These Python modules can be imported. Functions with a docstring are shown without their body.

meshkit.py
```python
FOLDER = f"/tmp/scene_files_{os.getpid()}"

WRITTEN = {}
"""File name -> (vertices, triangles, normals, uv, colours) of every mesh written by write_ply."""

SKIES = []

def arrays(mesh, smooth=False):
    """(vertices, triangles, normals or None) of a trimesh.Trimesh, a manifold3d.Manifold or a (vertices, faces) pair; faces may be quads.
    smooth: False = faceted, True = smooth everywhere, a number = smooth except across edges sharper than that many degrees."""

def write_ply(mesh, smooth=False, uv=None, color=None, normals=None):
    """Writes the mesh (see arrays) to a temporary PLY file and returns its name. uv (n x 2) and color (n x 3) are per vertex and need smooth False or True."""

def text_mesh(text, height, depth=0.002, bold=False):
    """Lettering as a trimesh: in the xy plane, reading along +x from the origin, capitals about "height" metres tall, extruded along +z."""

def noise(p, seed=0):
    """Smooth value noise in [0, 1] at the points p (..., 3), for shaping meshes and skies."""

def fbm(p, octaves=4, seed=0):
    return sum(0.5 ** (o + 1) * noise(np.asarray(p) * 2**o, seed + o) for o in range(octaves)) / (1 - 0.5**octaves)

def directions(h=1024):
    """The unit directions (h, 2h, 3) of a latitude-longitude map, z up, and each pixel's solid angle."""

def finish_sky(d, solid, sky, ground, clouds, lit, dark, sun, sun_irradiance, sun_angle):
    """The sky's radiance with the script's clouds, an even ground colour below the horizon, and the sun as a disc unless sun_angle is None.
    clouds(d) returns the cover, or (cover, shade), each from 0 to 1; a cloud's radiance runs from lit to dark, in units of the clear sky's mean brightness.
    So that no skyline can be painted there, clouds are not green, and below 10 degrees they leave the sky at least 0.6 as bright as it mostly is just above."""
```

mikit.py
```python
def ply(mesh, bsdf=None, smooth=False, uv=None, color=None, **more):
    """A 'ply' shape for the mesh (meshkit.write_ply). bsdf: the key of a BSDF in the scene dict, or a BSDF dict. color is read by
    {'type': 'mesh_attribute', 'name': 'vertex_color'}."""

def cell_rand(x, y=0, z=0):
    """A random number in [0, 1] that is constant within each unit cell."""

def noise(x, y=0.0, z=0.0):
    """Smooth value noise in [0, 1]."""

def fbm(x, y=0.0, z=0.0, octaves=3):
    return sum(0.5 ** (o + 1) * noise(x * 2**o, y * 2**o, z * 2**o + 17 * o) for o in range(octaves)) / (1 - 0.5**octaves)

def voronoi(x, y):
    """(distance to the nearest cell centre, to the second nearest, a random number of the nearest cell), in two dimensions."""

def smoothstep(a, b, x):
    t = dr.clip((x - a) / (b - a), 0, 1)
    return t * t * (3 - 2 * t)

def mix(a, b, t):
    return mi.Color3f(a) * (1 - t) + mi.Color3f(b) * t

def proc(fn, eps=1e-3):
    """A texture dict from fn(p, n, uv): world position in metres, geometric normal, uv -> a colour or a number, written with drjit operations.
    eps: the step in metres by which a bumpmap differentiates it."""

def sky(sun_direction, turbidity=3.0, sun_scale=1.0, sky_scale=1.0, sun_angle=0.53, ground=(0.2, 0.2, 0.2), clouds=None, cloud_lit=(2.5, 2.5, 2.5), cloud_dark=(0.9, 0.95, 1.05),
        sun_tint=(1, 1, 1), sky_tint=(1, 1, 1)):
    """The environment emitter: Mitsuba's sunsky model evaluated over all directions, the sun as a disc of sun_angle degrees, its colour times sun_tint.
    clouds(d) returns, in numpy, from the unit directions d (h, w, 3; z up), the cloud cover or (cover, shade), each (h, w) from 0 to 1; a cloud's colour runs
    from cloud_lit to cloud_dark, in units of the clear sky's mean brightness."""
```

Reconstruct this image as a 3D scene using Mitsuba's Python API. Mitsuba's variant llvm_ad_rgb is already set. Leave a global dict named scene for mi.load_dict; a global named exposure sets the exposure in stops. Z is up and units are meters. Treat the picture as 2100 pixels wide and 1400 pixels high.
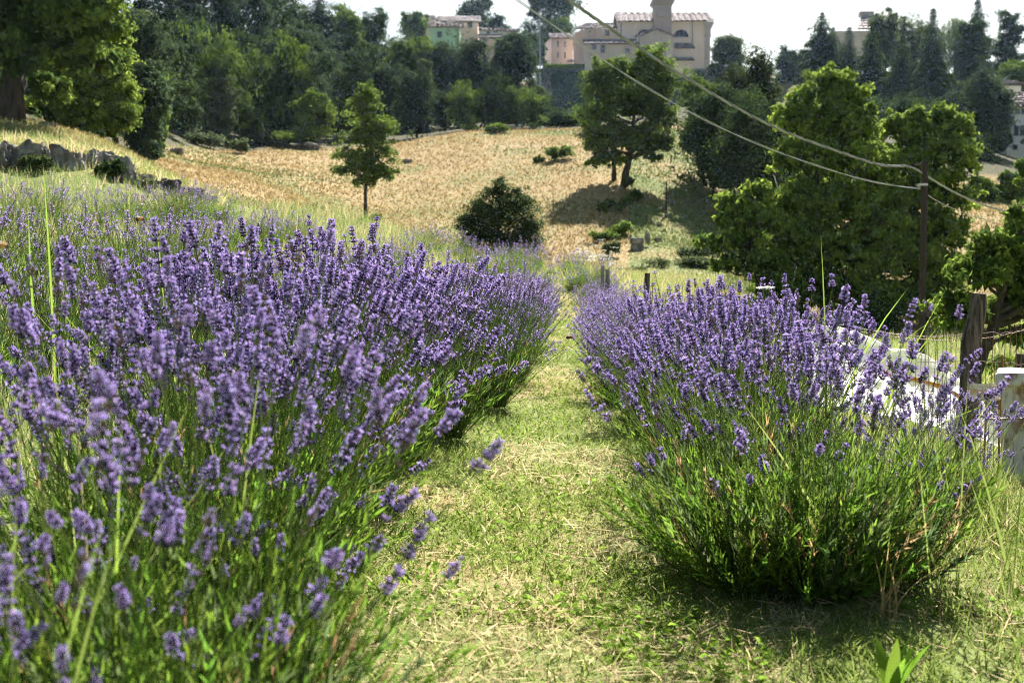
import math
import numpy as np
import trimesh
import drjit as dr
import mitsuba as mi
import mikit
import meshkit
from scipy.interpolate import RBFInterpolator, RegularGridInterpolator

T = mi.ScalarTransform4f
scene, labels = {}, {}

# ------------------------------------------------------------------ camera, sky, exposure
F, W0, H0 = 2450.0, 2100.0, 1400.0          # focal length and frame of the photograph, in its pixels
CAM = np.array([0.0, 0.0, 0.84])
TILT = math.radians(-3.04)
FWD = np.array([0.0, math.cos(TILT), math.sin(TILT)])
UPV = np.array([0.0, -math.sin(TILT), math.cos(TILT)])
RIGHT = np.array([1.0, 0.0, 0.0])
exposure = 2.85
HAZE = 0.0001
scene['haze_medium'] = {'type': 'homogeneous', 'albedo': {'type': 'rgb', 'value': [0.93, 0.95, 0.97]},
                        'sigma_t': {'type': 'rgb', 'value': [HAZE * 0.65, HAZE * 0.95, HAZE * 1.4]},
                        'phase': {'type': 'hg', 'g': 0.2}}
scene['camera'] = {'type': 'thinlens', 'fov': 2 * math.degrees(math.atan(W0 / 2 / F)), 'fov_axis': 'x',
                   'aperture_radius': 0.0038, 'focus_distance': 5.2, 'near_clip': 0.05, 'far_clip': 2000.0,
                   'to_world': T().look_at(origin=CAM.tolist(), target=(CAM + FWD).tolist(), up=[0, 0, 1]),
                   'medium': {'type': 'ref', 'id': 'haze_medium'}}
SUN_AZ, SUN_EL = math.radians(16.0), math.radians(45.0)
SUN = [math.sin(SUN_AZ) * math.cos(SUN_EL), math.cos(SUN_AZ) * math.cos(SUN_EL), math.sin(SUN_EL)]
scene['sky'] = mikit.sky(SUN, turbidity=7.0, sun_scale=2.4, sky_scale=0.48, sun_tint=(0.90, 1.0, 1.30))


def at(px, py, d):
    """The point that stands d metres away (along the view axis) in the direction of a pixel of the photograph."""
    return CAM + d * (FWD + (px - W0 / 2) / F * RIGHT + (H0 / 2 - py) / F * UPV)


# ------------------------------------------------------------------ labels
def tag(key, label=None, cat=None, group=None, kind=None):
    e = {}
    if label: e['label'] = label
    if cat: e['category'] = cat
    if group: e['group'] = group
    if kind: e['kind'] = kind
    labels[key] = e
    return key


def fresh(name):
    """name, name_001, ... : the next key that is free as a thing or a part."""
    if name not in USED:
        USED[name] = 0
        return name
    USED[name] += 1
    return f'{name}_{USED[name]:03d}'


USED = {}


# ------------------------------------------------------------------ materials
def vcol(): return {'type': 'mesh_attribute', 'name': 'vertex_color'}


def thin(rough, trans, tint=0.0):
    return {'type': 'principledthin', 'base_color': vcol(), 'roughness': rough, 'diff_trans': trans, 'eta': 1.45, 'spec_tint': tint}


scene['m_leaf'] = thin(0.36, 1.0)
scene['m_leaf_far'] = thin(0.5, 0.65)
scene['m_grass'] = thin(0.33, 1.1)
scene['m_petal'] = thin(0.6, 0.7)
scene['m_hay'] = thin(0.85, 0.8)
scene['m_plain'] = {'type': 'twosided', 'bsdf': {'type': 'principled', 'base_color': vcol(), 'roughness': 0.85, 'specular': 0.25}}
scene['m_metal'] = {'type': 'twosided', 'bsdf': {'type': 'principled', 'base_color': vcol(), 'roughness': 0.4, 'metallic': 0.6}}


def fn_bark(p, n, uv):
    f = mikit.fbm(p.x * 14, p.y * 14, p.z * 2.5, 4)
    return mikit.mix((0.022, 0.018, 0.013), (0.11, 0.095, 0.075), f * f * 1.4)


scene['m_bark'] = {'type': 'twosided', 'bsdf': {'type': 'principled', 'base_color': mikit.proc(fn_bark), 'roughness': 0.9, 'specular': 0.2}}


def fn_oldwood(p, n, uv):
    f = mikit.fbm(p.x * 90, p.y * 90, p.z * 6, 4)
    g = mikit.fbm(p.x * 12, p.y * 12, p.z * 9, 3)
    return mikit.mix((0.03, 0.025, 0.02), (0.16, 0.135, 0.11), mikit.smoothstep(0.3, 0.75, f) * (0.4 + 0.8 * g))


def fn_oldwood_h(p, n, uv):
    return mikit.fbm(p.x * 90, p.y * 90, p.z * 6, 3)


scene['m_oldwood'] = {'type': 'twosided', 'bsdf': {'type': 'bumpmap', 'arbitrary': mikit.proc(fn_oldwood_h), 'scale': 0.01,
                      'bsdf': {'type': 'principled', 'base_color': mikit.proc(fn_oldwood), 'roughness': 0.85, 'specular': 0.25}}}


def fn_paintwood(p, n, uv):
    f = mikit.fbm(p.x * 130 + p.y * 130, p.z * 9, 3.0, 4)
    g = mikit.fbm(p.x * 25, p.y * 25, p.z * 14, 4)
    c = mikit.mix((0.62, 0.58, 0.53), (0.36, 0.27, 0.22), mikit.smoothstep(0.42, 0.7, f * 0.5 + g * 0.5))
    return mikit.mix(c, (0.2, 0.075, 0.045), mikit.smoothstep(0.60, 0.75, g) * 0.7)


scene['m_paintwood'] = {'type': 'twosided', 'bsdf': {'type': 'principled', 'base_color': mikit.proc(fn_paintwood), 'roughness': 0.8, 'specular': 0.3}}


def fn_rock(p, n, uv):
    f = mikit.fbm(p.x * 3.2, p.y * 3.2, p.z * 1.6, 5)
    g = mikit.fbm(p.x * 11, p.y * 11, p.z * 4, 3)
    c = mikit.mix((0.07, 0.066, 0.06), (0.36, 0.34, 0.31), mikit.smoothstep(0.3, 0.72, f * 0.6 + g * 0.4))
    c = c * (0.45 + 0.55 * mikit.smoothstep(0.02, 0.10, dr.abs(mikit.fbm(p.x * 2.3, p.y * 2.3, p.z * 1.1, 4) - 0.5)))
    return mikit.mix(c, (0.10, 0.115, 0.04), mikit.smoothstep(0.5, 0.8, n.z) * mikit.smoothstep(0.4, 0.6, g))


scene['m_rock'] = {'type': 'twosided', 'bsdf': {'type': 'principled', 'base_color': mikit.proc(fn_rock), 'roughness': 0.9, 'specular': 0.25}}


def fn_slab(p, n, uv):
    return mikit.mix((0.10, 0.088, 0.08), (0.34, 0.31, 0.29), mikit.fbm(p.x * 1.9, p.y * 1.9, p.z * 1.9, 3))


scene['m_slab'] = {'type': 'twosided', 'bsdf': {'type': 'principled', 'base_color': mikit.proc(fn_slab), 'roughness': 0.8, 'specular': 0.25}}


def plaster(a, b):
    def fn(p, n, uv):
        f = mikit.fbm(p.x * 0.35, p.y * 0.35, p.z * 0.2, 4)
        g = mikit.fbm(p.x * 2.2, p.y * 2.2, p.z * 0.5, 3)
        return mikit.mix(a, b, mikit.smoothstep(0.3, 0.75, f * 0.6 + g * 0.4))
    return {'type': 'twosided', 'bsdf': {'type': 'principled', 'base_color': mikit.proc(fn), 'roughness': 0.9, 'specular': 0.2}}


scene['m_wall_pink'] = plaster((0.68, 0.52, 0.42), (0.54, 0.40, 0.32))
scene['m_wall_grey'] = plaster((0.60, 0.53, 0.47), (0.46, 0.41, 0.37))
scene['m_wall_cream'] = plaster((0.84, 0.72, 0.60), (0.74, 0.60, 0.49))
scene['m_wall_green'] = plaster((0.40, 0.62, 0.42), (0.33, 0.54, 0.36))
scene['m_wall_white'] = plaster((0.80, 0.79, 0.77), (0.66, 0.65, 0.63))
scene['m_glass'] = {'type': 'principled', 'base_color': {'type': 'rgb', 'value': [0.03, 0.04, 0.055]}, 'roughness': 0.12, 'specular': 0.6}


scene['m_tarp'] = thin(0.6, 1.2)


# ------------------------------------------------------------------ mesh helpers
def unit(v):
    return v / np.maximum(np.linalg.norm(v, axis=-1, keepdims=True), 1e-9)


class MB:
    """Collects triangles with a colour per vertex; put() makes them one entry of the scene."""
    def __init__(self): self.v, self.f, self.c, self.n = [], [], [], 0

    def add(self, v, f, c):
        v = np.asarray(v, float).reshape(-1, 3)
        f = np.asarray(f, int)
        if f.shape[-1] == 4: f = np.vstack([f[:, [0, 1, 2]], f[:, [0, 2, 3]]])
        self.v.append(v); self.f.append(f + self.n)
        self.c.append(np.broadcast_to(np.asarray(c, float), (len(v), 3)))
        self.n += len(v)
        return self

    def mesh(self, m, c):
        return self.add(m.vertices, m.faces, c)

    def arrays(self): return np.vstack(self.v), np.vstack(self.f), np.vstack(self.c)

    def dict(self, bsdf, smooth=False):
        v, f, c = self.arrays()
        return mikit.ply(trimesh.Trimesh(v, f, process=False), bsdf, smooth=bool(smooth), color=c)

    def put(self, key, bsdf, smooth=False):
        scene[key] = self.dict(bsdf, smooth)
        return key


def jit(c, n, rng, s=0.2, hue=0.08):
    """n colours around c: brightness +-s, hue +-hue."""
    c = np.asarray(c, float)
    return np.clip(c * (1 + rng.uniform(-s, s, (n, 1))) * (1 + rng.uniform(-hue, hue, (n, 3))), 0.002, 0.95)


def leaves(P, D, N, L, Wd, C, fold=0.25):
    """Folded diamond leaves: base P, axis D, normal N, length L, width Wd, colours C."""
    n = len(P)
    L, Wd = np.broadcast_to(L, (n,))[:, None], np.broadcast_to(Wd, (n,))[:, None]
    S = unit(np.cross(D, N)); N = np.cross(S, D)
    mid = P + D * L * 0.45 + N * Wd * fold * 0.5
    v = np.stack([P, mid - S * Wd / 2, P + D * L - N * L * 0.12, mid + S * Wd / 2], 1).reshape(-1, 3)
    i = np.arange(n)[:, None] * 4
    f = np.vstack([i + [0, 1, 2], i + [0, 2, 3]])
    return v, f, np.repeat(C, 4, 0)


def blades(P, D, bend, L, Wd, C, seg=2, side=None, rng=None):
    """Tapered grass blades that start along D and bend towards the vector bend."""
    n = len(P)
    L, Wd = np.broadcast_to(L, (n,))[:, None], np.broadcast_to(Wd, (n,))[:, None]
    if side is None:
        side = rng.normal(size=(n, 3))
    S = unit(np.cross(D, side))
    rows, q = [], P
    for k in range(seg + 1):
        t = k / seg
        q = P + D * L * t + bend * L * t * t
        if k < seg:
            w = Wd * (1 - 0.75 * t ** 1.5) / 2
            rows += [q - S * w, q + S * w]
        else:
            rows.append(q)
    m = len(rows)
    v = np.stack(rows, 1).reshape(-1, 3)
    i = np.arange(n)[:, None] * m
    f = []
    for k in range(seg - 1):
        a = 2 * k
        f += [i + [a, a + 1, a + 3], i + [a, a + 3, a + 2]]
    f.append(i + [m - 3, m - 2, m - 1])
    return v, np.vstack(f), np.repeat(C, m, 0)


def tube(pts, rad, sides=6, cap=True):
    p = np.asarray(pts, float)
    t = unit(np.gradient(p, axis=0))
    ref = np.array([1.0, 0.0, 0.0]) if abs(t[:, 0]).mean() < 0.8 else np.array([0.0, 1.0, 0.0])
    a = unit(np.cross(t, ref)); b = np.cross(t, a)
    ang = np.arange(sides) * 2 * np.pi / sides
    r = np.broadcast_to(rad, (len(p),))[:, None, None]
    v = (p[:, None] + r * (np.cos(ang)[None, :, None] * a[:, None] + np.sin(ang)[None, :, None] * b[:, None])).reshape(-1, 3)
    i, j = np.meshgrid(np.arange(len(p) - 1), np.arange(sides), indexing='ij')
    q = np.stack([i * sides + j, i * sides + (j + 1) % sides, (i + 1) * sides + (j + 1) % sides, (i + 1) * sides + j], -1).reshape(-1, 4)
    f = np.vstack([q[:, [0, 1, 2]], q[:, [0, 2, 3]]])
    if cap:
        v = np.vstack([v, p[:1], p[-1:]])
        k, e = len(v) - 2, (len(p) - 1) * sides
        jj = np.arange(sides)
        f = np.vstack([f, np.stack([(jj + 1) % sides, jj, jj * 0 + k], 1), np.stack([e + jj, e + (jj + 1) % sides, jj * 0 + k + 1], 1)])
    return v, f


def tubes(P, R, sides=3):
    """Many tubes at once: P (n, k, 3), R (n, k)."""
    n, k = P.shape[:2]
    t = unit(np.gradient(P, axis=1))
    a = unit(np.cross(t, [0.31, 0.95, 0.05])); b = np.cross(t, a)
    ang = np.arange(sides) * 2 * np.pi / sides
    v = P[:, :, None] + R[:, :, None, None] * (np.cos(ang)[:, None] * a[:, :, None] + np.sin(ang)[:, None] * b[:, :, None])
    i, j = np.meshgrid(np.arange(k - 1), np.arange(sides), indexing='ij')
    q = np.stack([i * sides + j, i * sides + (j + 1) % sides, (i + 1) * sides + (j + 1) % sides, (i + 1) * sides + j], -1).reshape(-1, 4)
    f = np.vstack([q[:, [0, 1, 2]], q[:, [0, 2, 3]]])
    f = (f[None] + np.arange(n)[:, None, None] * k * sides).reshape(-1, 3)
    return v.reshape(-1, 3), f


def box(x0, x1, y0, y1, z0, z1, ch=0.0):
    m = trimesh.creation.box(bounds=[[x0, y0, z0], [x1, y1, z1]])
    if ch:
        v = m.vertices - m.vertices.mean(0)
        p = []
        for k in range(3):
            w = v.copy(); s = np.sign(w)
            for q in range(3):
                if q != k: w[:, q] -= s[:, q] * ch
            p.append(w)
        m2 = trimesh.Trimesh(np.vstack(p)).convex_hull
        m2.apply_translation(m.vertices.mean(0))
        return m2
    return m


def lump(r, seed, sub=3, amp=0.25, freq=1.2, boxy=0.0):
    """A displaced sphere for rocks and clods: radii r (3)."""
    m = trimesh.creation.icosphere(subdivisions=sub)
    v = m.vertices.copy()
    if boxy:
        v = v / np.maximum(np.abs(v).max(1, keepdims=True), 1e-9) * boxy + v * (1 - boxy)
    nz = meshkit.fbm(v * freq + seed * 7.3, 4, seed) - 0.5
    v = v * (1 + 2 * amp * nz[:, None])
    return v * np.asarray(r), m.faces

# ------------------------------------------------------------------ the ground
CTRL = []
for px, py, d in [  # pixel of the photograph and distance: where the ground lies
    (0, 360, 18), (300, 402, 19), (440, 425, 22), (600, 440, 25), (800, 480, 26), (900, 525, 26), (1140, 575, 22), (1250, 575, 22),
    (0, 312, 19.4), (150, 326, 20.0), (270, 352, 20.8), (1150, 262, 75), (1150, 256, 95), (1150, 248, 130), (1000, 262, 82), (1000, 250, 112), (1300, 250, 92), (850, 278, 82),
    (0, 282, 22), (150, 292, 24), (300, 345, 25.5), (25, 252, 27), (220, 292, 29), (0, 200, 36), (200, 200, 55), (300, 100, 105),
    (500, 420, 30), (500, 370, 40), (400, 320, 50), (330, 315, 46), (340, 365, 35), (600, 310, 58), (700, 330, 56), (850, 300, 60), (755, 455, 42), (750, 385, 49),
    (950, 525, 33), (1150, 530, 36), (1130, 480, 40), (1000, 440, 43), (1150, 420, 44.5), (1000, 300, 58), (950, 275, 63), (1150, 330, 53), (1180, 268, 64), (1275, 375, 48),
    (1310, 510, 37), (1390, 330, 55), (1400, 262, 70), (1430, 500, 40), (1430, 340, 55), (1500, 300, 66), (1550, 250, 82),
    (1300, 562, 31), (1420, 520, 36), (1450, 592, 28), (1520, 565, 33), (1700, 660, 28), (1950, 640, 30), (1890, 742, 17), (1985, 800, 10.5),
    (2020, 425, 48), (2060, 445, 42), (2080, 318, 85), (1990, 300, 74), (2300, 520, 42), (2300, 700, 20),
    (420, 290, 60), (600, 290, 66), (800, 288, 68), (-200, 240, 30), (-400, 200, 60), (700, 200, 100), (1150, 238, 185),
    (1300, 200, 150), (1700, 205, 120), (1900, 210, 115), (2100, 200, 120), (600, 120, 130), (900, 120, 190),
]:
    CTRL.append(at(px, py, d))
for x, y, z in [
    (0, 0.01, 0), (0, 2, 0), (0, 4, 0), (0.2, 7, 0), (0.35, 10, 0.05), (0.5, 14, 0.2), (0.65, 18, 0.45), (-1, 2, 0.12), (-1, 5, 0.12), (-0.8, 9, 0.13), (-1, 0, 0.12),
    (1, 3, 0), (1, 6, 0.0), (1.2, 10, 0.0), (1.5, 14, 0.1), (2.2, 3.5, -0.05), (2.2, 5.8, -0.1), (2.4, 9, -0.25), (3.0, 6, -0.45), (4.5, 6, -0.8), (4.0, 14, -0.4),
    (-2.4, 6, 0.42), (-2.4, 3, 0.4), (-3.8, 8, 0.85), (-4, 4, 0.85), (-6, 12, 1.6), (-3, 14, 1.0), (-1.6, 18, 0.95), (-7, 5, 1.7),
    (0, -6, -0.05), (-6, -6, 1.4), (6, -6, -1.3), (0, -40, -1), (-40, -30, 9), (40, -30, -6), (50, 10, -4), (-40, 5, 10), (-80, 60, 28), (100, 0, -8), (-100, 0, 24),
    (-300, 0, 45), (300, 0, 0), (0, -300, -3), (300, 250, 28), (-300, 250, 62), (-60, 230, 40), (-20, 215, 37.5), (0, 215, 36.6), (20, 215, 36.6), (45, 215, 36), (70, 200, 33),
    (0, 260, 38), (0, 420, 24), (-200, 400, 40), (200, 400, 26), (12, 203, 36.2), (35, 203, 35.6), (-15, 190, 31),
]:
    CTRL.append(np.array([x, y, z], float))
CTRL = np.array(CTRL)


def embed(x, y):
    r = np.hypot(x, y)
    k = np.log1p(r / 4) / np.maximum(r, 1e-6)
    return np.stack([x * k, y * k], -1), r


_e, _r = embed(CTRL[:, 0], CTRL[:, 1])
_rbf = RBFInterpolator(_e, CTRL[:, 2] / (_r + 3), kernel='thin_plate_spline', smoothing=2e-5)
RHO = np.linspace(0, np.log1p(460 / 4), 240)
THE = np.radians(np.concatenate([np.linspace(-180, -33, 50)[:-1], np.linspace(-33, 33, 320), np.linspace(33, 180, 50)[1:]]))
_R, _T = np.meshgrid(4 * np.expm1(RHO), THE, indexing='ij')
GX, GY = _R * np.sin(_T), _R * np.cos(_T)
_e, _r = embed(GX.ravel(), GY.ravel())
GZ = np.concatenate([_rbf(q) for q in np.array_split(_e, 12)]).reshape(GX.shape) * (_R + 3)


def sstep(a, b, x):
    t = np.clip((x - a) / (b - a), 0, 1)
    return t * t * (3 - 2 * t)


def _n2(x, y, s, seed, o=3): return meshkit.fbm(np.stack([x * s, y * s, x * 0 + seed * 3.7], -1), o, seed) - 0.5


GZ += 0.06 * _n2(GX, GY, 0.9, 1) * sstep(1, 6, _R) + 0.5 * _n2(GX, GY, 0.16, 2) * sstep(22, 50, _R) + 0.12 * _n2(GX, GY, 0.55, 5) * sstep(22, 40, _R)
# the hillside stays low right up to the foot of the retaining wall
_lim = 0.84 + 0.1335 * GY
_inb = sstep(3.0, 5.5, GX) * sstep(34, 30, GX) * sstep(110, 140, GY) * (GY < 197.2)
GZ = np.where(_inb > 0, GZ * (1 - _inb) + np.minimum(GZ, _lim) * _inb, GZ)
_gi = RegularGridInterpolator((RHO, THE), GZ, bounds_error=False, fill_value=None)


def gz(x, y):
    x, y = np.asarray(x, float), np.asarray(y, float)
    return _gi(np.stack([np.log1p(np.hypot(x, y) / 4), np.arctan2(x, y)], -1))


def on(px, py, d, up=0.0):
    """The ground point under the pixel's direction at distance d."""
    p = at(px, py, d)
    p[2] = float(gz(p[0], p[1])) + up
    return p


def pxof(x, y): return 1050 + F * x / np.maximum(y, 0.1)


WOODX = [-900, -100, 40, 250, 320, 420, 600, 800, 1000, 1180, 1300, 1400, 1450, 1560, 1700, 1900, 1960, 2100, 2600]
WOODD = [26, 28, 31, 34, 50, 58, 63, 66, 67, 68, 70, 74, 62, 56, 48, 56, 62, 70, 70]


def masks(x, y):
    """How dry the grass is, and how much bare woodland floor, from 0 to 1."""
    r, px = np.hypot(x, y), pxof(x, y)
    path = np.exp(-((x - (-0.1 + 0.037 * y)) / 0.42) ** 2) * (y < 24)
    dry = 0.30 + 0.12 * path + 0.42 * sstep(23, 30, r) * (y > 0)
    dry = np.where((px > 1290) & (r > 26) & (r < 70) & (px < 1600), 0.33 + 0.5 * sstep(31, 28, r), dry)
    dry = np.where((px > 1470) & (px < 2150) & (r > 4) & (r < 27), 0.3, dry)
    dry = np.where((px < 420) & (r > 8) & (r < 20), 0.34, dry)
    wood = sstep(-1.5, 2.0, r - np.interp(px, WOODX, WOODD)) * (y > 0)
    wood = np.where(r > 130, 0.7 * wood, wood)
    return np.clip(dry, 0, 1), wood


def fn_ground(p, n, uv):
    f1 = mikit.fbm(p.x * 0.45, p.y * 0.45, 1.0, 4)
    f2 = mikit.fbm(p.x * 5, p.y * 5, 2.0, 4)
    f3 = mikit.fbm(p.x * 40, p.y * 40, 3.0, 3)
    f0 = mikit.fbm(p.x * 0.09, p.y * 0.16, 5.0, 3)
    dry = uv.x + (f0 - 0.5) * 0.7 + (f1 - 0.5) * 0.8 + (f2 - 0.5) * 0.5
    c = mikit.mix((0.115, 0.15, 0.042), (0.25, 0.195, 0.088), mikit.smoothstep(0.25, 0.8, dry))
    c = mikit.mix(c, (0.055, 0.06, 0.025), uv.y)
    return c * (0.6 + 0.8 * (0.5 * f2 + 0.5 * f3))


scene['m_ground'] = {'type': 'twosided', 'bsdf': {'type': 'principled', 'base_color': mikit.proc(fn_ground), 'roughness': 0.95, 'specular': 0.1}}
_nr, _nt = GX.shape
_i, _j = np.meshgrid(np.arange(_nr - 1), np.arange(_nt - 1), indexing='ij')
_q = np.stack([_i * _nt + _j, (_i + 1) * _nt + _j, (_i + 1) * _nt + _j + 1, _i * _nt + _j + 1], -1).reshape(-1, 4)
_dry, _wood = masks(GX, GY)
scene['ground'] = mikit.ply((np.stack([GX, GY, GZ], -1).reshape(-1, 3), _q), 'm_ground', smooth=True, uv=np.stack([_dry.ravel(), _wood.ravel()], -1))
tag('ground', 'rolling grass ground from the mown path through dry meadow up to the wooded hill', kind='structure')
scene['haze'] = {'type': 'cube', 'bsdf': {'type': 'null'}, 'interior': {'type': 'ref', 'id': 'haze_medium'},
                 'to_world': T().translate([0, 0, 35]).scale([470, 470, 60])}
tag('haze', 'thin summer haze in the air over the valley', kind='stuff')

# ------------------------------------------------------------------ trees
GREENS = {  # two colours each: shaded tone and young tone
    'yellow': ((0.06, 0.11, 0.022), (0.26, 0.36, 0.06)),
    'mid': ((0.058, 0.105, 0.024), (0.17, 0.25, 0.045)),
    'dark': ((0.03, 0.055, 0.02), (0.08, 0.125, 0.036)),
    'blue': ((0.032, 0.058, 0.028), (0.09, 0.135, 0.06)),
    'pale': ((0.065, 0.09, 0.04), (0.15, 0.195, 0.085)),
    'oak': ((0.04, 0.062, 0.024), (0.085, 0.12, 0.04)),
}


def crown(blobs, n, L, Wd, tone, seed, rc=0.24, per=46, droop=0.0, up=0.45, flat=0.6, inner=0.35, core=0.10, stray=0.16):
    """Leaves in clumps spread through the outer part of ellipsoids (x, y, z, rx, ry, rz)."""
    rng = np.random.default_rng(seed)
    b = np.asarray(blobs, float)
    area = (b[:, 3] * b[:, 5]) ** 1.0
    nc = max(6, n // per)
    k = rng.choice(len(b), nc, p=area / area.sum())
    u = unit(rng.normal(size=(nc, 3)))
    u[:, 2] = np.where(u[:, 2] < -0.55, -u[:, 2] * 0.6, u[:, 2])
    fr = inner + (1.06 - inner) * rng.random(nc) ** 0.55
    fr = fr * np.where(rng.random(nc) < stray, rng.uniform(1.05, 1.2 + 0.75 * stray, nc), rng.normal(1, 0.08, nc))
    cen = b[k, :3] + u * b[k, 3:] * fr[:, None]
    rcl = rc * (b[k, 3] * b[k, 4] * b[k, 5]) ** (1 / 3) * rng.uniform(0.6, 1.4, nc)
    ci = np.repeat(np.arange(nc), per)
    m = len(ci)
    g = rng.normal(size=(m, 3)) * [1, 1, flat]
    off = g * rcl[ci][:, None] * 0.62
    P = cen[ci] + off
    N = unit(unit(off) * 0.7 + u[ci] * 0.5 + np.array([0, 0, up]) + rng.normal(size=(m, 3)) * 0.55)
    D = unit(np.cross(N, rng.normal(size=(m, 3))) + np.array([0, 0, -droop]))
    lo, hi = np.array(GREENS[tone][0]), np.array(GREENS[tone][1])
    t = np.clip(0.1 + 0.75 * rng.random(nc)[ci] + rng.normal(0, 0.2, m), 0, 1)[:, None]
    C = (lo * (1 - t) + hi * t) * rng.uniform(0.8, 1.2, (m, 1))
    Ls, Ws = L * rng.uniform(0.65, 1.25, m), Wd * rng.uniform(0.7, 1.2, m)
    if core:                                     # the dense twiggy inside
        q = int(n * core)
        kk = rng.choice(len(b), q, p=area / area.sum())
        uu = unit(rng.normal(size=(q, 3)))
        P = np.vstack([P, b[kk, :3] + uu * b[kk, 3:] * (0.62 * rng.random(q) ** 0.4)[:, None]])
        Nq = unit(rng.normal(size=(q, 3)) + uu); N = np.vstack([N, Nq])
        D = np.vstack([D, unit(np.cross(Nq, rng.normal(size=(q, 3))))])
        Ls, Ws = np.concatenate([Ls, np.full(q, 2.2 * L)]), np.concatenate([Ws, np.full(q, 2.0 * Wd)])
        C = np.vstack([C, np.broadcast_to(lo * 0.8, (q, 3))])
    return leaves(P, D, N, Ls, Ws, C), cen


def limb_points(a, b, rng, sag=0.12, k=5):
    t = np.linspace(0, 1, k)[:, None]
    d = np.linalg.norm(b - a)
    p = a + (b - a) * t + np.array([0, 0, 1.0]) * (t * (1 - t)) * -d * sag
    p[1:-1] += rng.normal(size=(k - 2, 3)) * d * 0.04
    return p


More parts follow.
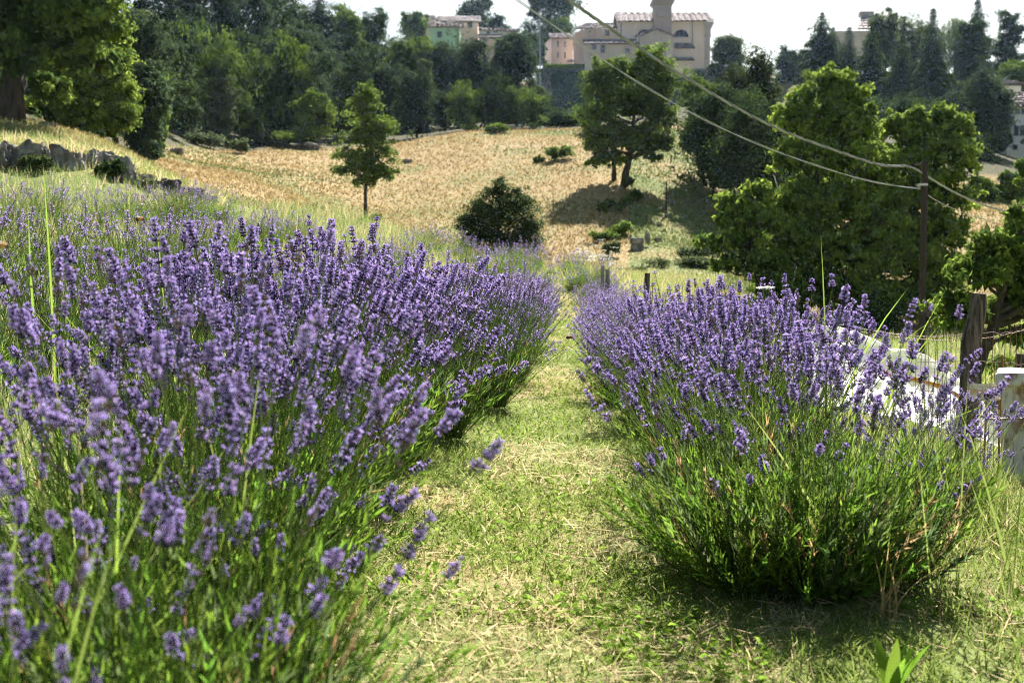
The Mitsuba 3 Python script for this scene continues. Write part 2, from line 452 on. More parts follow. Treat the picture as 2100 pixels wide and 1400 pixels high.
def wood(base, top, r0, r1, cen, nlimb, seed, lean=(0, 0), first=0.3, sink=0.4):
    """A tapering trunk with limbs that reach into the crown."""
    rng = np.random.default_rng(seed + 99)
    base, top = np.asarray(base, float), np.asarray(top, float)
    mb = MB()
    t = np.linspace(0, 1, 9)[:, None]
    path = base + (top - base) * t
    h = top[2] - base[2]
    path[1:-1, :2] += np.cumsum(rng.normal(size=(7, 2)) * h * 0.008, 0)
    path[:, :2] += np.sin(t * np.pi) * np.array(lean) * h
    path[0, 2] -= sink
    rr = r0 + (r1 - r0) * t[:, 0] ** 0.8
    rr[0] *= 1.35; rr[1] *= 1.06
    mb.add(*tube(path, rr, 9), (0.1, 0.09, 0.07))
    if len(cen) and nlimb:
        for q in cen[rng.choice(len(cen), min(nlimb, len(cen)), replace=False)]:
            s = np.clip((q[2] - base[2]) / h - rng.uniform(0.12, 0.3), first, 0.95)
            a = np.array([np.interp(s, t[:, 0], path[:, k]) for k in range(3)])
            ra = np.interp(s, t[:, 0], rr)
            mb.add(*tube(limb_points(a, q, rng), np.linspace(ra * 0.6, 0.012 + ra * 0.08, 5), 5, False), (0.1, 0.09, 0.07))
    return mb


def tree(name, label, base, top, r0, blobs, n, L, Wd, tone, seed, cat='tree', nlimb=14, mat='m_leaf', group=None, trunk=True, lean=(0, 0), **kw):
    key = fresh(name)
    (v, f, c), cen = crown(blobs, n, L, Wd, tone, seed, **kw)
    MB().add(v, f, c).put(key + '__crown', mat)
    if trunk:
        wood(base, top, r0, r0 * 0.25, cen, nlimb, seed, lean).put(key + '__trunk', 'm_bark', 40)
    tag(key, label, cat, group)
    return key


def pb(px, py, d, rx, ry, rd=None, dd=0.0):
    """An ellipsoid given by where it shows in the photograph: centre pixel, half-width and half-height in pixels, at distance d."""
    c = at(px, py, d + dd)
    s = d / F
    return [*c, rx * s, (rd if rd is not None else (rx + ry) / 2 * 0.9) * s, ry * s]


def auto_blobs(cx, ytop, ybot, w, d, seed, shape='round', nb=7):
    """Ellipsoids that fill an outline of width w between two heights, for the trees of the wood."""
    rng = np.random.default_rng(seed + 5)
    h = ybot - ytop
    out = []
    if shape == 'column':
        for k in range(nb):
            t = (k + 0.5) / nb
            ww = w * 0.5 * (0.55 + 0.6 * math.sin(math.pi * min(1, t * 0.9 + 0.12)))
            out.append(pb(cx + rng.normal() * w * 0.06, ytop + h * t, d, ww * 0.85, h / nb * 1.1, dd=rng.normal() * 0.4))
    else:
        out.append(pb(cx, ytop + h * 0.56, d, w * 0.40, h * 0.42))
        for k in range(nb):
            a = rng.uniform(-0.25, math.pi + 0.25)
            q = rng.uniform(0.55, 0.75)
            out.append(pb(cx + math.cos(a) * w * 0.36 * q / 0.65, ytop + h * 0.52 - math.sin(a) * h * 0.36 * q / 0.7, d, w * rng.uniform(0.17, 0.26), h * rng.uniform(0.13, 0.2),
                          dd=rng.uniform(-0.45, 0.3) * w * d / F))
    return out


def conifer(label, px, ytop, d, w, tone, seed, thin_top=1.0, cat='tree', group=None, ybase=None):
    """A spruce: whorls of drooping branches with hanging twigs, on one straight trunk."""
    rng = np.random.default_rng(seed)
    key = fresh('spruce_tree')
    tip = at(px, ytop, d)
    zb = float(gz(tip[0], tip[1]))
    h = tip[2] - zb
    R = 1.15 * w / 2 * d / F
    z0 = zb + h * 0.06
    nw = int(np.clip(h * 3.6, 22, 52))
    P, D, N, L = [], [], [], []
    for k in range(nw):
        t = k / (nw - 1)
        z = z0 + (tip[2] - z0) * (t ** 0.92)
        r = R * (1 - t) ** (0.68 * thin_top) * (0.78 + 0.4 * rng.random()) + 0.10
        nb = int(8 + 6 * (1 - t))
        a0 = rng.uniform(0, 6.28)
        for b in range(nb):
            a = a0 + b * 2 * math.pi / nb + rng.normal() * 0.15
            rb = r * rng.uniform(0.65, 1.12)
            d3 = np.array([math.cos(a), math.sin(a), 0])
            ns = max(4, int(rb / 0.2))
            s = (np.arange(ns) + rng.random(ns)) / ns
            p = np.array([tip[0], tip[1], z]) + d3 * (s * rb)[:, None]
            p[:, 2] += -0.28 * rb * s + 0.22 * rb * s ** 3
            for q in range(4):
                P.append(p + rng.normal(size=(ns, 3)) * [0.05, 0.05, 0.05])
                sd = np.array([-d3[1], d3[0], 0]) * rng.choice([-1, 1], (ns, 1))
                D.append(unit(d3 * 0.6 + sd * rng.uniform(0.2, 0.9, (ns, 1)) + np.array([0, 0, -0.75]) * rng.uniform(0.3, 1.2, (ns, 1))))
                N.append(unit(rng.normal(size=(ns, 3)) * 0.5 + [0, 0, 0.8]))
                L.append(np.clip(rb * 0.3, 0.16, 0.5) * rng.uniform(0.6, 1.2, ns))
    P, D, N, L = map(np.concatenate, (P, D, N, L))
    lo, hi = np.array(GREENS[tone][0]), np.array(GREENS[tone][1])
    t = rng.random((len(P), 1)) * 0.8
    v, f, c = leaves(P, D, N, L * 1.1, L * 0.5, (lo * (1 - t) + hi * t) * 0.9)
    MB().add(v, f, c).put(key + '__crown', 'm_leaf_far')
    mb = MB()
    mb.add(*tube([[tip[0], tip[1], zb - 0.5], [tip[0], tip[1], zb + h * 0.5], tip], [h * 0.02, h * 0.012, 0.015], 7), (0.1, 0.08, 0.06))
    mb.put(key + '__trunk', 'm_bark', 40)
    tag(key, label, cat, group)
    return key


# the big tree at the left edge, its branches hanging into the picture
b = on(22, 250, 27)
tree('broadleaf_tree', 'tall old tree with a thick dark trunk standing at the left edge above the rocks', b, at(30, -330, 27.2), 0.27,
     [pb(60, 10, 27, 150, 70), pb(170, 40, 26, 80, 55), pb(215, -10, 27, 55, 50), pb(150, 110, 26.5, 70, 45), pb(40, 120, 25.6, 60, 45), pb(-60, 80, 27, 90, 90),
      pb(-40, -160, 27, 170, 140), pb(120, -120, 27, 160, 110), pb(215, 130, 27.5, 35, 30), pb(100, 185, 27.5, 50, 35), pb(-60, 170, 27, 60, 50), pb(70, 60, 26, 60, 40)],
     38000, 0.15, 0.095, 'mid', 11, stray=0.28, rc=0.26, per=60, droop=0.5, nlimb=30)
b = on(150, 262, 30.5)
tree('broadleaf_tree', 'yellow green leafy small tree under the hanging branches of the tall old tree', b, at(150, 120, 30.5), 0.09,
     [pb(140, 190, 30.5, 55, 45), pb(110, 225, 30.5, 40, 30), pb(165, 240, 30, 35, 40), pb(180, 170, 30.8, 40, 40), pb(190, 275, 29.7, 22, 22), pb(140, 140, 31, 45, 40)],
     13000, 0.12, 0.08, 'yellow', 12, droop=0.5)
b = on(238, 280, 31)
tree('broadleaf_tree', 'olive toned fine leaved tree drooping low beside the dark ivy column', b, at(238, 90, 31), 0.09,
     [pb(238, 130, 31, 34, 50), pb(230, 190, 31, 44, 40), pb(245, 240, 30.6, 38, 36), pb(225, 265, 30.6, 28, 22), pb(255, 200, 31, 28, 40), pb(245, 90, 31.3, 24, 30)],
     14000, 0.085, 0.055, 'yellow', 13, droop=0.4)
b = on(40, 238, 33)
tree('broadleaf_tree', 'dark shrubby growth filling the bank behind the trunk of the tall old tree', b, at(60, 60, 34), 0.1,
     [pb(60, 200, 34, 80, 45), pb(-40, 190, 34, 90, 60), pb(120, 245, 33, 60, 24), pb(20, 120, 36, 120, 60)], 9000, 0.14, 0.1, 'dark', 14)
b = on(300, 335, 37)
tree('ivy_clad_tree', 'dark blue green ivy covered column of a tree at the corner of the meadow', b, at(300, 160, 37), 0.14,
     auto_blobs(298, 150, 340, 84, 37, 15, 'column', 8), 15000, 0.12, 0.1, 'blue', 15, rc=0.3)
b = on(320, 320, 41)
tree('broadleaf_tree', 'bright mid green tree directly right of the dark ivy column', b, at(325, 150, 41), 0.1, auto_blobs(322, 160, 318, 46, 41, 16, 'column', 6), 6000, 0.13, 0.09, 'mid', 16)

# the wood behind the meadow: (label, px, top, bottom, width, distance, tone, shape, leaves)
WOOD = [
    ('dim tree on the wooded slope above the layered mid green tree', 345, 60, 270, 110, 72, 'mid', 'round', 6000),
    ('dim tree on the wooded slope above the ivy covered tree', 425, 85, 285, 100, 76, 'dark', 'round', 6000),
    ('dim tree on the wooded slope left of the large round tree', 520, 100, 290, 100, 80, 'dark', 'round', 6000),
    ('dim tree on the wooded slope below the big spruce', 650, 105, 290, 100, 86, 'dark', 'round', 5500),
    ('dim tree on the wooded slope right of the knobbly tree', 730, 140, 290, 90, 88, 'blue', 'round', 5000),
    ('dim tree in the shade below the bushy brown patched tree', 830, 170, 290, 100, 92, 'dark', 'round', 5000),
    ('dim tree behind the branches of the tall old tree', 60, 10, 210, 170, 46, 'dark', 'round', 7000),
    ('second dim tree behind the yellow green small tree', 180, 30, 250, 130, 50, 'dark', 'round', 6500),
    ('dim tree behind the dark ivy column', 255, 60, 290, 110, 54, 'mid', 'round', 6000),
    ('pale green bushy tree rising behind the olive toned tree on the left', 285, 20, 190, 105, 58, 'pale', 'round', 9000),
    ('layered mid green tree at the upper left corner of the meadow', 380, 125, 295, 100, 60, 'mid', 'round', 9500),
    ('silvery ivy covered tree with a pale rounded top at the meadow edge', 447, 150, 285, 80, 61, 'pale', 'column', 8500),
    ('small round green bush tree standing before dark woods right of the ivy covered tree', 512, 215, 290, 42, 62, 'mid', 'round', 3500),
    ('tall dark tree going out of the top of the frame left of the others', 330, -70, 190, 130, 84, 'dark', 'round', 8500),
    ('tall deep green tree out of the frame top, second of the high wood', 420, -80, 230, 130, 88, 'dark', 'round', 9000),
    ('tall dark wood tree leaning out of the frame top above the silvery tree', 500, -60, 240, 110, 92, 'blue', 'round', 8000),
    ('dark high tree left of the big spruce with its top just out of the frame', 580, -25, 190, 110, 98, 'dark', 'round', 8000),
    ('large round tree with pale lit edges in the middle of the wood', 605, 60, 290, 130, 74, 'blue', 'round', 13000),
    ('knobbly pale tipped tree right of the large round tree', 682, 130, 290, 76, 76, 'pale', 'round', 6500),
    ('sunlit yellow green young tree before the wood behind the meadow', 642, 186, 300, 78, 64, 'yellow', 'round', 7000),
    ('green skyline tree just right of the big spruce', 705, 15, 220, 80, 104, 'mid', 'round', 6500),
    ('round headed skyline tree at the right end of the high wood', 768, 16, 230, 84, 108, 'dark', 'round', 7500),
    ('greyish green tree below the round headed skyline tree', 760, 90, 280, 90, 84, 'pale', 'round', 8000),
    ('bushy tree left of the green house with a brown patch in its top', 845, 70, 270, 96, 88, 'mid', 'round', 9000),
    ('pale leaved slim tree under the green house on the left', 868, 130, 275, 40, 80, 'pale', 'column', 4500),
    ('broad dark tree below the green and the pink house', 942, 72, 278, 125, 86, 'blue', 'round', 13000),
    ('dark broad tree left of the slim utility pole on the hill', 1045, 68, 272, 115, 86, 'blue', 'round', 12500),
    ('pale shrub at the foot of the slim utility pole', 1092, 168, 262, 46, 84, 'pale', 'round', 3000),
    ('dark filler tree deep in the shade under the broad dark trees', 995, 150, 280, 110, 92, 'dark', 'round', 7000),
    ('dark tree in the shade left of the small tree on the meadow', 700, 190, 300, 90, 84, 'dark', 'round', 5000),
    ('dark tree in the shade above the middle of the meadow', 800, 190, 290, 100, 84, 'dark', 'round', 5500),
    ('dark undergrowth tree left of the sunlit yellow green young tree', 560, 210, 300, 100, 74, 'dark', 'round', 5500),
    ('small skyline tree behind the left end of the pink house', 845, 22, 110, 52, 178, 'mid', 'round', 3500),
    ('dark feathery tree standing behind the long roof of the pink house', 984, -8, 130, 92, 222, 'blue', 'round', 5500),
    ('huge dark tree on the skyline left of the church', 1130, -40, 140, 110, 236, 'dark', 'round', 6000),
    ('rounder light green tree before the huge dark skyline tree', 1143, 34, 140, 78, 228, 'mid', 'round', 4500),
    ('dark yew at the left of the grey house on the terrace', 1088, 66, 160, 52, 196, 'dark', 'round', 3500),
    ('poplar like pale green tree right of the church front', 1492, 78, 250, 84, 130, 'pale', 'round', 7500),
    ('slender green tree between the church and the dark bushes', 1440, 135, 410, 78, 52, 'mid', 'round', 5000),
    ('dark olive tree above the shaded slope on the right', 1540, 100, 440, 110, 50, 'oak', 'round', 8000),
    ('airy tree with thin twigs left of the row of spruces', 1625, 78, 260, 70, 150, 'blue', 'round', 4500),
    ('broad dark bush tree at the top of the shaded slope', 1462, 178, 440, 136, 48, 'dark', 'round', 11000),
    ('black green tree that throws the long shade over the slope', 1550, 180, 520, 150, 44, 'dark', 'round', 12000),
    ('dark tree in the hollow behind the leafy tree group', 1640, 260, 520, 150, 47, 'dark', 'round', 9000),
    ('small light green bush at the upper corner of the shaded slope', 1432, 262, 318, 60, 61, 'mid', 'round', 3500),
    ('birch like tree with a loose top between the roof and the spruces', 1812, 10, 190, 62, 128, 'pale', 'round', 4500),
    ('tall pale broad tree behind the spruces on the right skyline', 1868, 22, 220, 96, 134, 'pale', 'round', 7500),
    ('ivy covered dark stump of a tree right of the weeping willow', 1990, 55, 235, 76, 118, 'dark', 'column', 6500),
    ('tall narrow dark tree at the right edge of the skyline', 2068, 32, 220, 58, 124, 'blue', 'column', 5500),
    ('green tree at the right edge above the white house', 2085, 128, 215, 90, 105, 'mid', 'round', 5000),
    ('glossy leaved holly tree left of the white house', 2003, 150, 320, 128, 74, 'blue', 'round', 12000),
    ('dark hedge tree in the shade below the glossy holly', 1985, 275, 400, 110, 68, 'dark', 'round', 6000),
    ('ivy bush climbing the left corner of the white house', 2048, 248, 330, 44, 80, 'dark', 'round', 2600),
    ('dark tree behind the right side of the leafy tree group', 1870, 190, 400, 160, 84, 'dark', 'round', 8000),
    ('dark tree behind the top of the leafy tree group', 1760, 180, 380, 150, 92, 'dark', 'round', 7000),
    ('small feathery bush on the dry bank right of the leafy tree group', 2012, 362, 440, 60, 50, 'mid', 'round', 2800),
    ('second feathery bush on the dry bank near the right edge', 2068, 352, 430, 56, 51, 'mid', 'round', 2600),
]
for k, (lab, cx, yt, yb, w, d, tone, shape, n) in enumerate(WOOD):
    base = at(cx, yb, d); base[2] = float(gz(base[0], base[1]))
    top = at(cx, yt + 0.15 * (yb - yt), d)
    s = d / F
    L = max(0.12, 0.0021 * d + 0.03)
    tree('woodland_tree', lab, base, top, max(0.06, w * s * 0.028), auto_blobs(cx, yt, yb, w, d, 300 + k, shape, 9 if shape == 'round' else 7),
         int(n * 1.15), L, L * 0.66, tone, 400 + k, mat='m_leaf_far', nlimb=8, rc=0.34 if shape == 'round' else 0.28, per=64, inner=0.55)

SPRUCES = [('big spruce on the skyline in the middle of the high wood', 655, -12, 100, 120, 'blue', 1.0),
           ('broad double topped spruce, leftmost of the row on the right hill', 1686, 28, 118, 96, 'dark', 0.9),
           ('short second top spruce close to the leftmost one', 1708, 60, 121, 70, 'dark', 0.9),
           ('small pointed spruce right of the leftmost pair', 1742, 58, 116, 62, 'dark', 1.0),
           ('slim dark spruce in the middle of the row below the far roof', 1788, 52, 112, 70, 'dark', 1.0),
           ('plain dark spruce before the pale broad tree', 1850, 76, 108, 76, 'dark', 1.0),
           ('tallest narrow spruce with sparse top before the weeping willow', 1914, 20, 104, 92, 'dark', 1.25),
           ('skyline spruce highest at the right with a ragged tip', 2006, -2, 130, 66, 'blue', 1.0)]
for k, (lab, px, yt, d, w, tone, tt) in enumerate(SPRUCES):
    conifer(lab, px, yt, d, w, tone, 700 + k, tt)

# weeping willow on the right skyline
rng = np.random.default_rng(77)
key = fresh('willow_tree')
mb = MB()
for k in range(150):
    a, q = rng.uniform(0, 6.28), rng.random() ** 0.5
    c = at(1958, 75, 122) + np.array([math.cos(a) * q * 2.0, math.sin(a) * q * 2.0, (1 - q * q) * 2.0])
    ln = rng.uniform(2.5, 6.0) * (0.5 + 0.5 * q)
    m = int(ln / 0.09)
    P = c + np.stack([rng.normal(0, 0.09, m), rng.normal(0, 0.09, m), -np.linspace(0, ln, m)], -1)
    D = unit(rng.normal(size=(m, 3)) * 0.35 + [0, 0, -1]); N = unit(rng.normal(size=(m, 3)) + 1e-3)
    mb.add(*leaves(P, D, N, 0.32, 0.09, jit((0.12, 0.17, 0.07), m, rng, 0.3)))
mb.put(key + '__crown', 'm_leaf_far')
b = on(1958, 235, 122)
MB().add(*tube([b - [0, 0, 0.5], b + [0.1, 0, 3], at(1958, 70, 122)], [0.35, 0.28, 0.1], 8), (0.1, 0.1, 0.1)).put(key + '__trunk', 'm_bark', 40)
tag(key, 'weeping willow with hanging pale strands on the right skyline', 'tree')

# the small tree on the meadow, the oak bush, the two-stemmed tree
b = on(750, 452, 42)
tree('meadow_tree', 'slim upright young tree standing alone on the dry meadow', b, at(752, 200, 42), 0.075,
     [pb(757, 210, 42, 28, 36), pb(735, 240, 42, 34, 34), pb(775, 262, 42, 34, 34), pb(745, 290, 42, 46, 34), pb(718, 318, 42, 36, 26), pb(785, 320, 42, 36, 28), pb(748, 345, 42, 52, 30),
      pb(708, 352, 42, 30, 18), pb(788, 358, 42, 28, 20), pb(750, 375, 42, 34, 16), pb(765, 182, 42, 14, 14)],
     12500, 0.11, 0.075, 'mid', 21, core=0.0, rc=0.23, per=34, inner=0.15, nlimb=40)
tree('undergrowth_bush', 'low bright bush at the foot of the slim young meadow tree', on(768, 462, 41.6), on(768, 450, 41.6, 0.2), 0.02,
     [pb(772, 452, 41.5, 17, 14), pb(748, 457, 41.5, 12, 9)], 2400, 0.07, 0.05, 'yellow', 22, nlimb=5, cat='bush')
b = on(1020, 535, 31)
tree('oak_bush', 'round dark oak bush at the far end of the lavender rows', b, at(1030, 400, 31), 0.07,
     [pb(1028, 400, 31, 26, 34), pb(985, 430, 31, 36, 30), pb(1065, 425, 31, 34, 32), pb(1025, 450, 30.8, 56, 40), pb(965, 462, 31, 30, 26), pb(1085, 470, 31, 28, 32), pb(1000, 490, 30.8, 50, 30),
      pb(1060, 495, 30.8, 44, 32), pb(958, 505, 31, 20, 14), pb(1095, 505, 31, 20, 20), pb(1025, 520, 31, 60, 16), pb(1026, 375, 31, 10, 18), pb(1005, 395, 31, 10, 16), pb(1058, 395, 31, 8, 16)],
     21000, 0.066, 0.042, 'oak', 23, core=0.03, rc=0.36, inner=0.3, nlimb=40, cat='bush')
b = on(1280, 377, 48)
k2 = tree('two_stemmed_tree', 'full green tree with two dark stems on the ridge before the church', b, at(1300, 200, 48), 0.16,
     [pb(1330, 125, 48, 42, 36), pb(1280, 150, 48, 55, 34), pb(1235, 175, 48, 40, 40), pb(1350, 180, 48, 40, 44), pb(1290, 215, 47.6, 70, 45), pb(1225, 235, 48, 38, 36), pb(1350, 245, 48, 40, 36),
      pb(1250, 280, 47.8, 56, 34), pb(1310, 285, 48, 60, 34), pb(1225, 300, 48, 32, 26), pb(1365, 295, 48, 26, 26), pb(1250, 325, 48, 40, 18), pb(1335, 318, 48, 34, 16), pb(1235, 135, 48, 22, 24), pb(1220, 330, 48, 20, 14)],
     27000, 0.125, 0.09, 'mid', 24, core=0.04, rc=0.28, inner=0.35, nlimb=36, lean=(0.03, 0))
b2 = on(1259, 372, 48.6)
wood(b2, at(1262, 240, 48.6), 0.10, 0.05, [], 0, 31).put(k2 + '__stem', 'm_bark', 40)

# the leafy group on the right
def group_tree(label, base, top, r0, blobs, n, seed, **kw):
    return tree('leafy_tree', label, base, top, r0, blobs, n, 0.112, 0.066, 'yellow', seed, core=0.05, stray=0.34, droop=0.75, up=0.25, rc=0.19, per=28, nlimb=40, group='trees of the leafy group by the pole', **kw)

d = 27.0
group_tree('tallest tree of the leafy group by the pole with its rounded top against the spruces', on(1700, 690, d), at(1690, 210, d), 0.13,
     [pb(1700, 165, d, 46, 34), pb(1735, 205, d, 46, 42), pb(1655, 205, d, 44, 36), pb(1625, 245, d, 36, 40), pb(1700, 255, d, 80, 52), pb(1760, 260, d, 36, 44), pb(1640, 310, d, 42, 44), pb(1720, 330, d, 84, 56),
      pb(1650, 400, d, 44, 54), pb(1730, 420, d, 90, 60), pb(1650, 490, d, 60, 54), pb(1740, 510, d, 90, 60), pb(1640, 570, d, 60, 50), pb(1720, 600, d, 90, 50), pb(1620, 640, d, 44, 40), pb(1800, 330, d + 0.5, 40, 40), pb(1800, 430, d + 0.5, 50, 50), pb(1610, 330, d, 26, 40), pb(1800, 540, d + 0.5, 50, 50), pb(1745, 160, d, 14, 14), pb(1790, 225, d, 14, 14), pb(1800, 370, d, 44, 50), pb(1795, 470, d, 50, 56), pb(1615, 420, d, 34, 50), pb(1600, 510, d, 36, 50), pb(1570, 600, d, 40, 44), pb(1790, 620, d, 60, 40)], 46000, 41)
group_tree('right hand tree of the leafy group, its crown behind the top of the pole', on(1900, 700, d + 1), at(1920, 290, d + 1), 0.11,
     [pb(1932, 245, d + 1, 36, 30), pb(1965, 270, d + 1, 34, 34), pb(1905, 262, d + 1, 34, 34), pb(1870, 280, d + 1, 32, 34), pb(1835, 262, d + 1, 34, 30), pb(1930, 315, d + 1, 70, 40), pb(1975, 345, d + 1, 30, 40),
      pb(1850, 330, d + 1, 50, 44), pb(1900, 385, d + 1, 80, 46), pb(1965, 410, d + 1, 34, 30), pb(1840, 420, d + 1, 56, 50), pb(1910, 470, d + 1, 60, 50), pb(1850, 520, d + 1, 80, 50), pb(1910, 560, d + 1, 56, 50),
      pb(1840, 610, d + 1, 90, 44), pb(1955, 480, d + 1, 34, 44), pb(1945, 560, d + 1, 34, 50), pb(1905, 630, d + 1, 60, 40), pb(1880, 235, d + 1, 20, 16)], 37000, 42)
group_tree('low left tree of the leafy group leaning out over the dry grass', on(1570, 680, d - 1), at(1545, 400, d - 1), 0.07,
     [pb(1555, 395, d - 1, 30, 28), pb(1500, 415, d - 1, 30, 24), pb(1540, 440, d - 1, 50, 30), pb(1485, 450, d - 1, 22, 22), pb(1580, 450, d - 1, 30, 36), pb(1530, 490, d - 1, 52, 26), pb(1470, 500, d - 1, 40, 16),
      pb(1440, 490, d - 1, 14, 10), pb(1560, 540, d - 1, 50, 34), pb(1500, 540, d - 1, 44, 18), pb(1600, 590, d - 1, 50, 44), pb(1590, 640, d - 1, 44, 30)], 13000, 43, lean=(-0.06, 0))
# the small light tree near the fence
b = on(1985, 800, 10.5)
tree('walnut_tree', 'light yellow green small tree with a leaning dark trunk behind the old fence post', b, at(2085, 560, 10.5), 0.075,
     [pb(2030, 500, 10.5, 40, 30), pb(1985, 545, 10.5, 40, 30), pb(2060, 520, 10.5, 40, 44), pb(2020, 560, 10.3, 50, 30), pb(1950, 620, 10.4, 44, 26), pb(1990, 650, 10.4, 50, 24), pb(2090, 480, 10.6, 40, 40),
      pb(2110, 560, 10.5, 50, 60), pb(1960, 655, 10.5, 40, 18), pb(2070, 610, 10.6, 40, 30), pb(2090, 420, 10.6, 14, 10), pb(2075, 440, 10.6, 12, 10), pb(2150, 620, 10.4, 60, 60), pb(2080, 690, 10.6, 40, 20)],
     9500, 0.062, 0.03, 'yellow', 44, droop=0.5, rc=0.3, per=36, nlimb=44, lean=(0.02, 0))
b = on(2120, 420, 20)
tree('leafy_branch_tree', 'yellow green branch tips of a tree reaching in at the right edge', on(2200, 560, 20), at(2190, 300, 20), 0.08,
     [pb(2105, 345, 20, 20, 12), pb(2150, 330, 20, 40, 30), pb(2190, 300, 20, 60, 60), pb(2092, 372, 20, 12, 8), pb(2200, 420, 20, 60, 50)], 3500, 0.1, 0.06, 'yellow', 45, droop=0.6, nlimb=20)

# bushes, one by one: (label, px, base py, d, half-width, half-height, tone)
BUSH = [('mossy mound of weeds between the leftmost rocks of the bank', 66, 360, 18.6, 36, 16, 'oak'), ('dark ivy hanging over the overhung rock of the bank', 222, 376, 19.3, 26, 15, 'dark'),
        ('straggly weeds at the foot of the striped rock block', 300, 392, 19.6, 24, 10, 'pale'), ('thorny dark bush in the middle of the dry meadow', 1152, 328, 53, 28, 13, 'mid'),
        ('small thorn bush left of the thorny dark bush on the meadow', 1103, 336, 53, 8, 5, 'mid'),
        ('low bush under the trees at the upper left of the meadow', 490, 322, 56, 22, 14, 'pale'),
        ('bramble mound at the foot of the sunlit yellow green tree', 610, 305, 62, 44, 16, 'mid'),
        ('grey green bramble left of the bramble mound', 530, 300, 62, 34, 18, 'pale'),
        ('pale bramble at the left upper meadow edge', 420, 296, 57, 40, 14, 'pale'),
        ('tussock of green weeds at the top edge of the meadow', 1018, 276, 63, 30, 10, 'mid'),
        ('bush at the lower left side of the two stemmed tree', 1205, 272, 62, 26, 20, 'mid'),
        ('grey flowering bush just right of the two stems', 1287, 384, 47, 12, 16, 'pale'),
        ('bramble on the ridge below the two stemmed tree', 1300, 420, 45.5, 22, 12, 'mid'),
        ('second bramble lower on the ridge in the tree shade', 1262, 440, 43.5, 26, 11, 'mid'),
        ('weedy bush on the ridge above the brown stones', 1282, 478, 39.5, 32, 12, 'yellow'),
        ('dark weeds at the left foot of the ridge', 1235, 500, 38.5, 30, 10, 'mid'),
        ('grey green mound of weeds left of the brown stones', 1255, 530, 35.5, 22, 16, 'pale'),
        ('low hedge along the near side of the green track', 1400, 562, 33, 66, 8, 'pale'),
        ('stony bramble heap where the green track meets the leafy group', 1440, 545, 34.5, 40, 15, 'pale'),
        ('small hedge piece left of the low track hedge', 1290, 572, 31.5, 36, 6, 'pale'),
        ('dark bush under the leafy group left of the pole', 1780, 690, 24, 90, 34, 'dark'),
        ('dark bush behind the white tarp heap', 1700, 700, 20, 60, 26, 'dark'),
        ('grass green bush behind the wire fence', 2060, 730, 14, 44, 24, 'yellow')]
for k, (lab, px, py, d, rx, ry, tone) in enumerate(BUSH):
    b = on(px, py, d); q = np.array([b[0], b[1], b[2] + ry * d / F])
    rng = np.random.default_rng(900 + k)
    bl = [[*(q + rng.normal(size=3) * [rx * 0.45, rx * 0.2, ry * 0.2] * np.array(d / F)), rx * 0.5 * d / F, rx * 0.45 * d / F, ry * rng.uniform(0.6, 1.0) * d / F] for _ in range(5)]
    L = 0.03 + 0.0016 * d
    tree('bush', lab, b, q, 0.02, bl, int(np.clip(rx * ry * 4.0, 500, 5500)), L, L * 0.6, tone, 950 + k, nlimb=8, cat='bush', rc=0.5, inner=0.1, core=0.03)

# the wood behind the single trees: one mass of crowns
rng = np.random.default_rng(55)
for k in range(5):
    r_ = np.random.default_rng(560 + k)
    bl = [[0, 0, 0.5, 0.34, 0.34, 0.42]] + [[r_.uniform(-0.3, 0.3), r_.uniform(-0.3, 0.3), r_.uniform(0.2, 0.85), 0.22, 0.22, 0.17] for _ in range(8)]
    (v, f, c_), _ = crown(bl, 5200, 0.038, 0.026, ('dark', 'blue', 'dark', 'mid', 'blue')[k], 570 + k, rc=0.22, per=58, inner=0.55)
    scene[f'wood_source_{k}'] = {'type': 'shapegroup', 'crown': MB().add(v, f, c_).dict('m_leaf_far')}
SKYLINE = ([-200, 300, 560, 640, 760, 815, 840, 880, 1000, 1105, 1115, 1400, 1440, 1600, 1800, 2000, 2200], [20, 20, 20, 60, 50, 100, 130, 150, 130, 150, 212, 240, 190, 190, 190, 200, 220])
j = 0
for k in range(185):
    px = rng.uniform(-150, 1110) if k < 105 else rng.uniform(1410, 2150) if k < 150 else rng.uniform(1095, 1235)
    d0 = np.interp(px, WOODX, WOODD)
    d = d0 + 3 + (rng.random() ** (2.2 if k < 105 else 1)) * (52 if px < 800 else 30 if px < 1110 else 85 if k >= 150 else 60)
    if px < 300: d = max(d, 48)
    p = on(px, 250, d)
    top = np.interp(px, *SKYLINE)
    zmax = at(px, top + rng.uniform(0, 60), d)[2]
    h = min(zmax - p[2], rng.uniform(5.5, 10.5) if d > d0 + 8 else rng.uniform(4.0, 7.5))
    if k >= 150: h = min(max(h, 0.9), 2.6)
    if h < (1.5 if k < 150 else 0.8): continue
    j += 1
    w = np.clip(h * rng.uniform(0.6, 0.85), 2.5, 6.5) * (1.3 if k >= 150 else 1)
    a = rng.uniform(0, 360)
    scene[f'hillside_wood__{j:03d}'] = {'type': 'instance', 'to_world': T().translate([p[0], p[1], p[2] - 0.1 * h]).scale([w, w, h * 1.1]).rotate([0, 0, 1], a), 'group': {'type': 'ref', 'id': f'wood_source_{rng.integers(5)}'}}
tag('hillside_wood', 'dense dark green wood covering the hillside behind the single trees', 'wood', kind='stuff')

# ------------------------------------------------------------------ village
def wallbox(key, x0, x1, y0, y1, z0, z1, mat, roofpts=None):
    scene[key] = mikit.ply(box(x0, x1, y0, y1, z0, z1), mat)
    return key


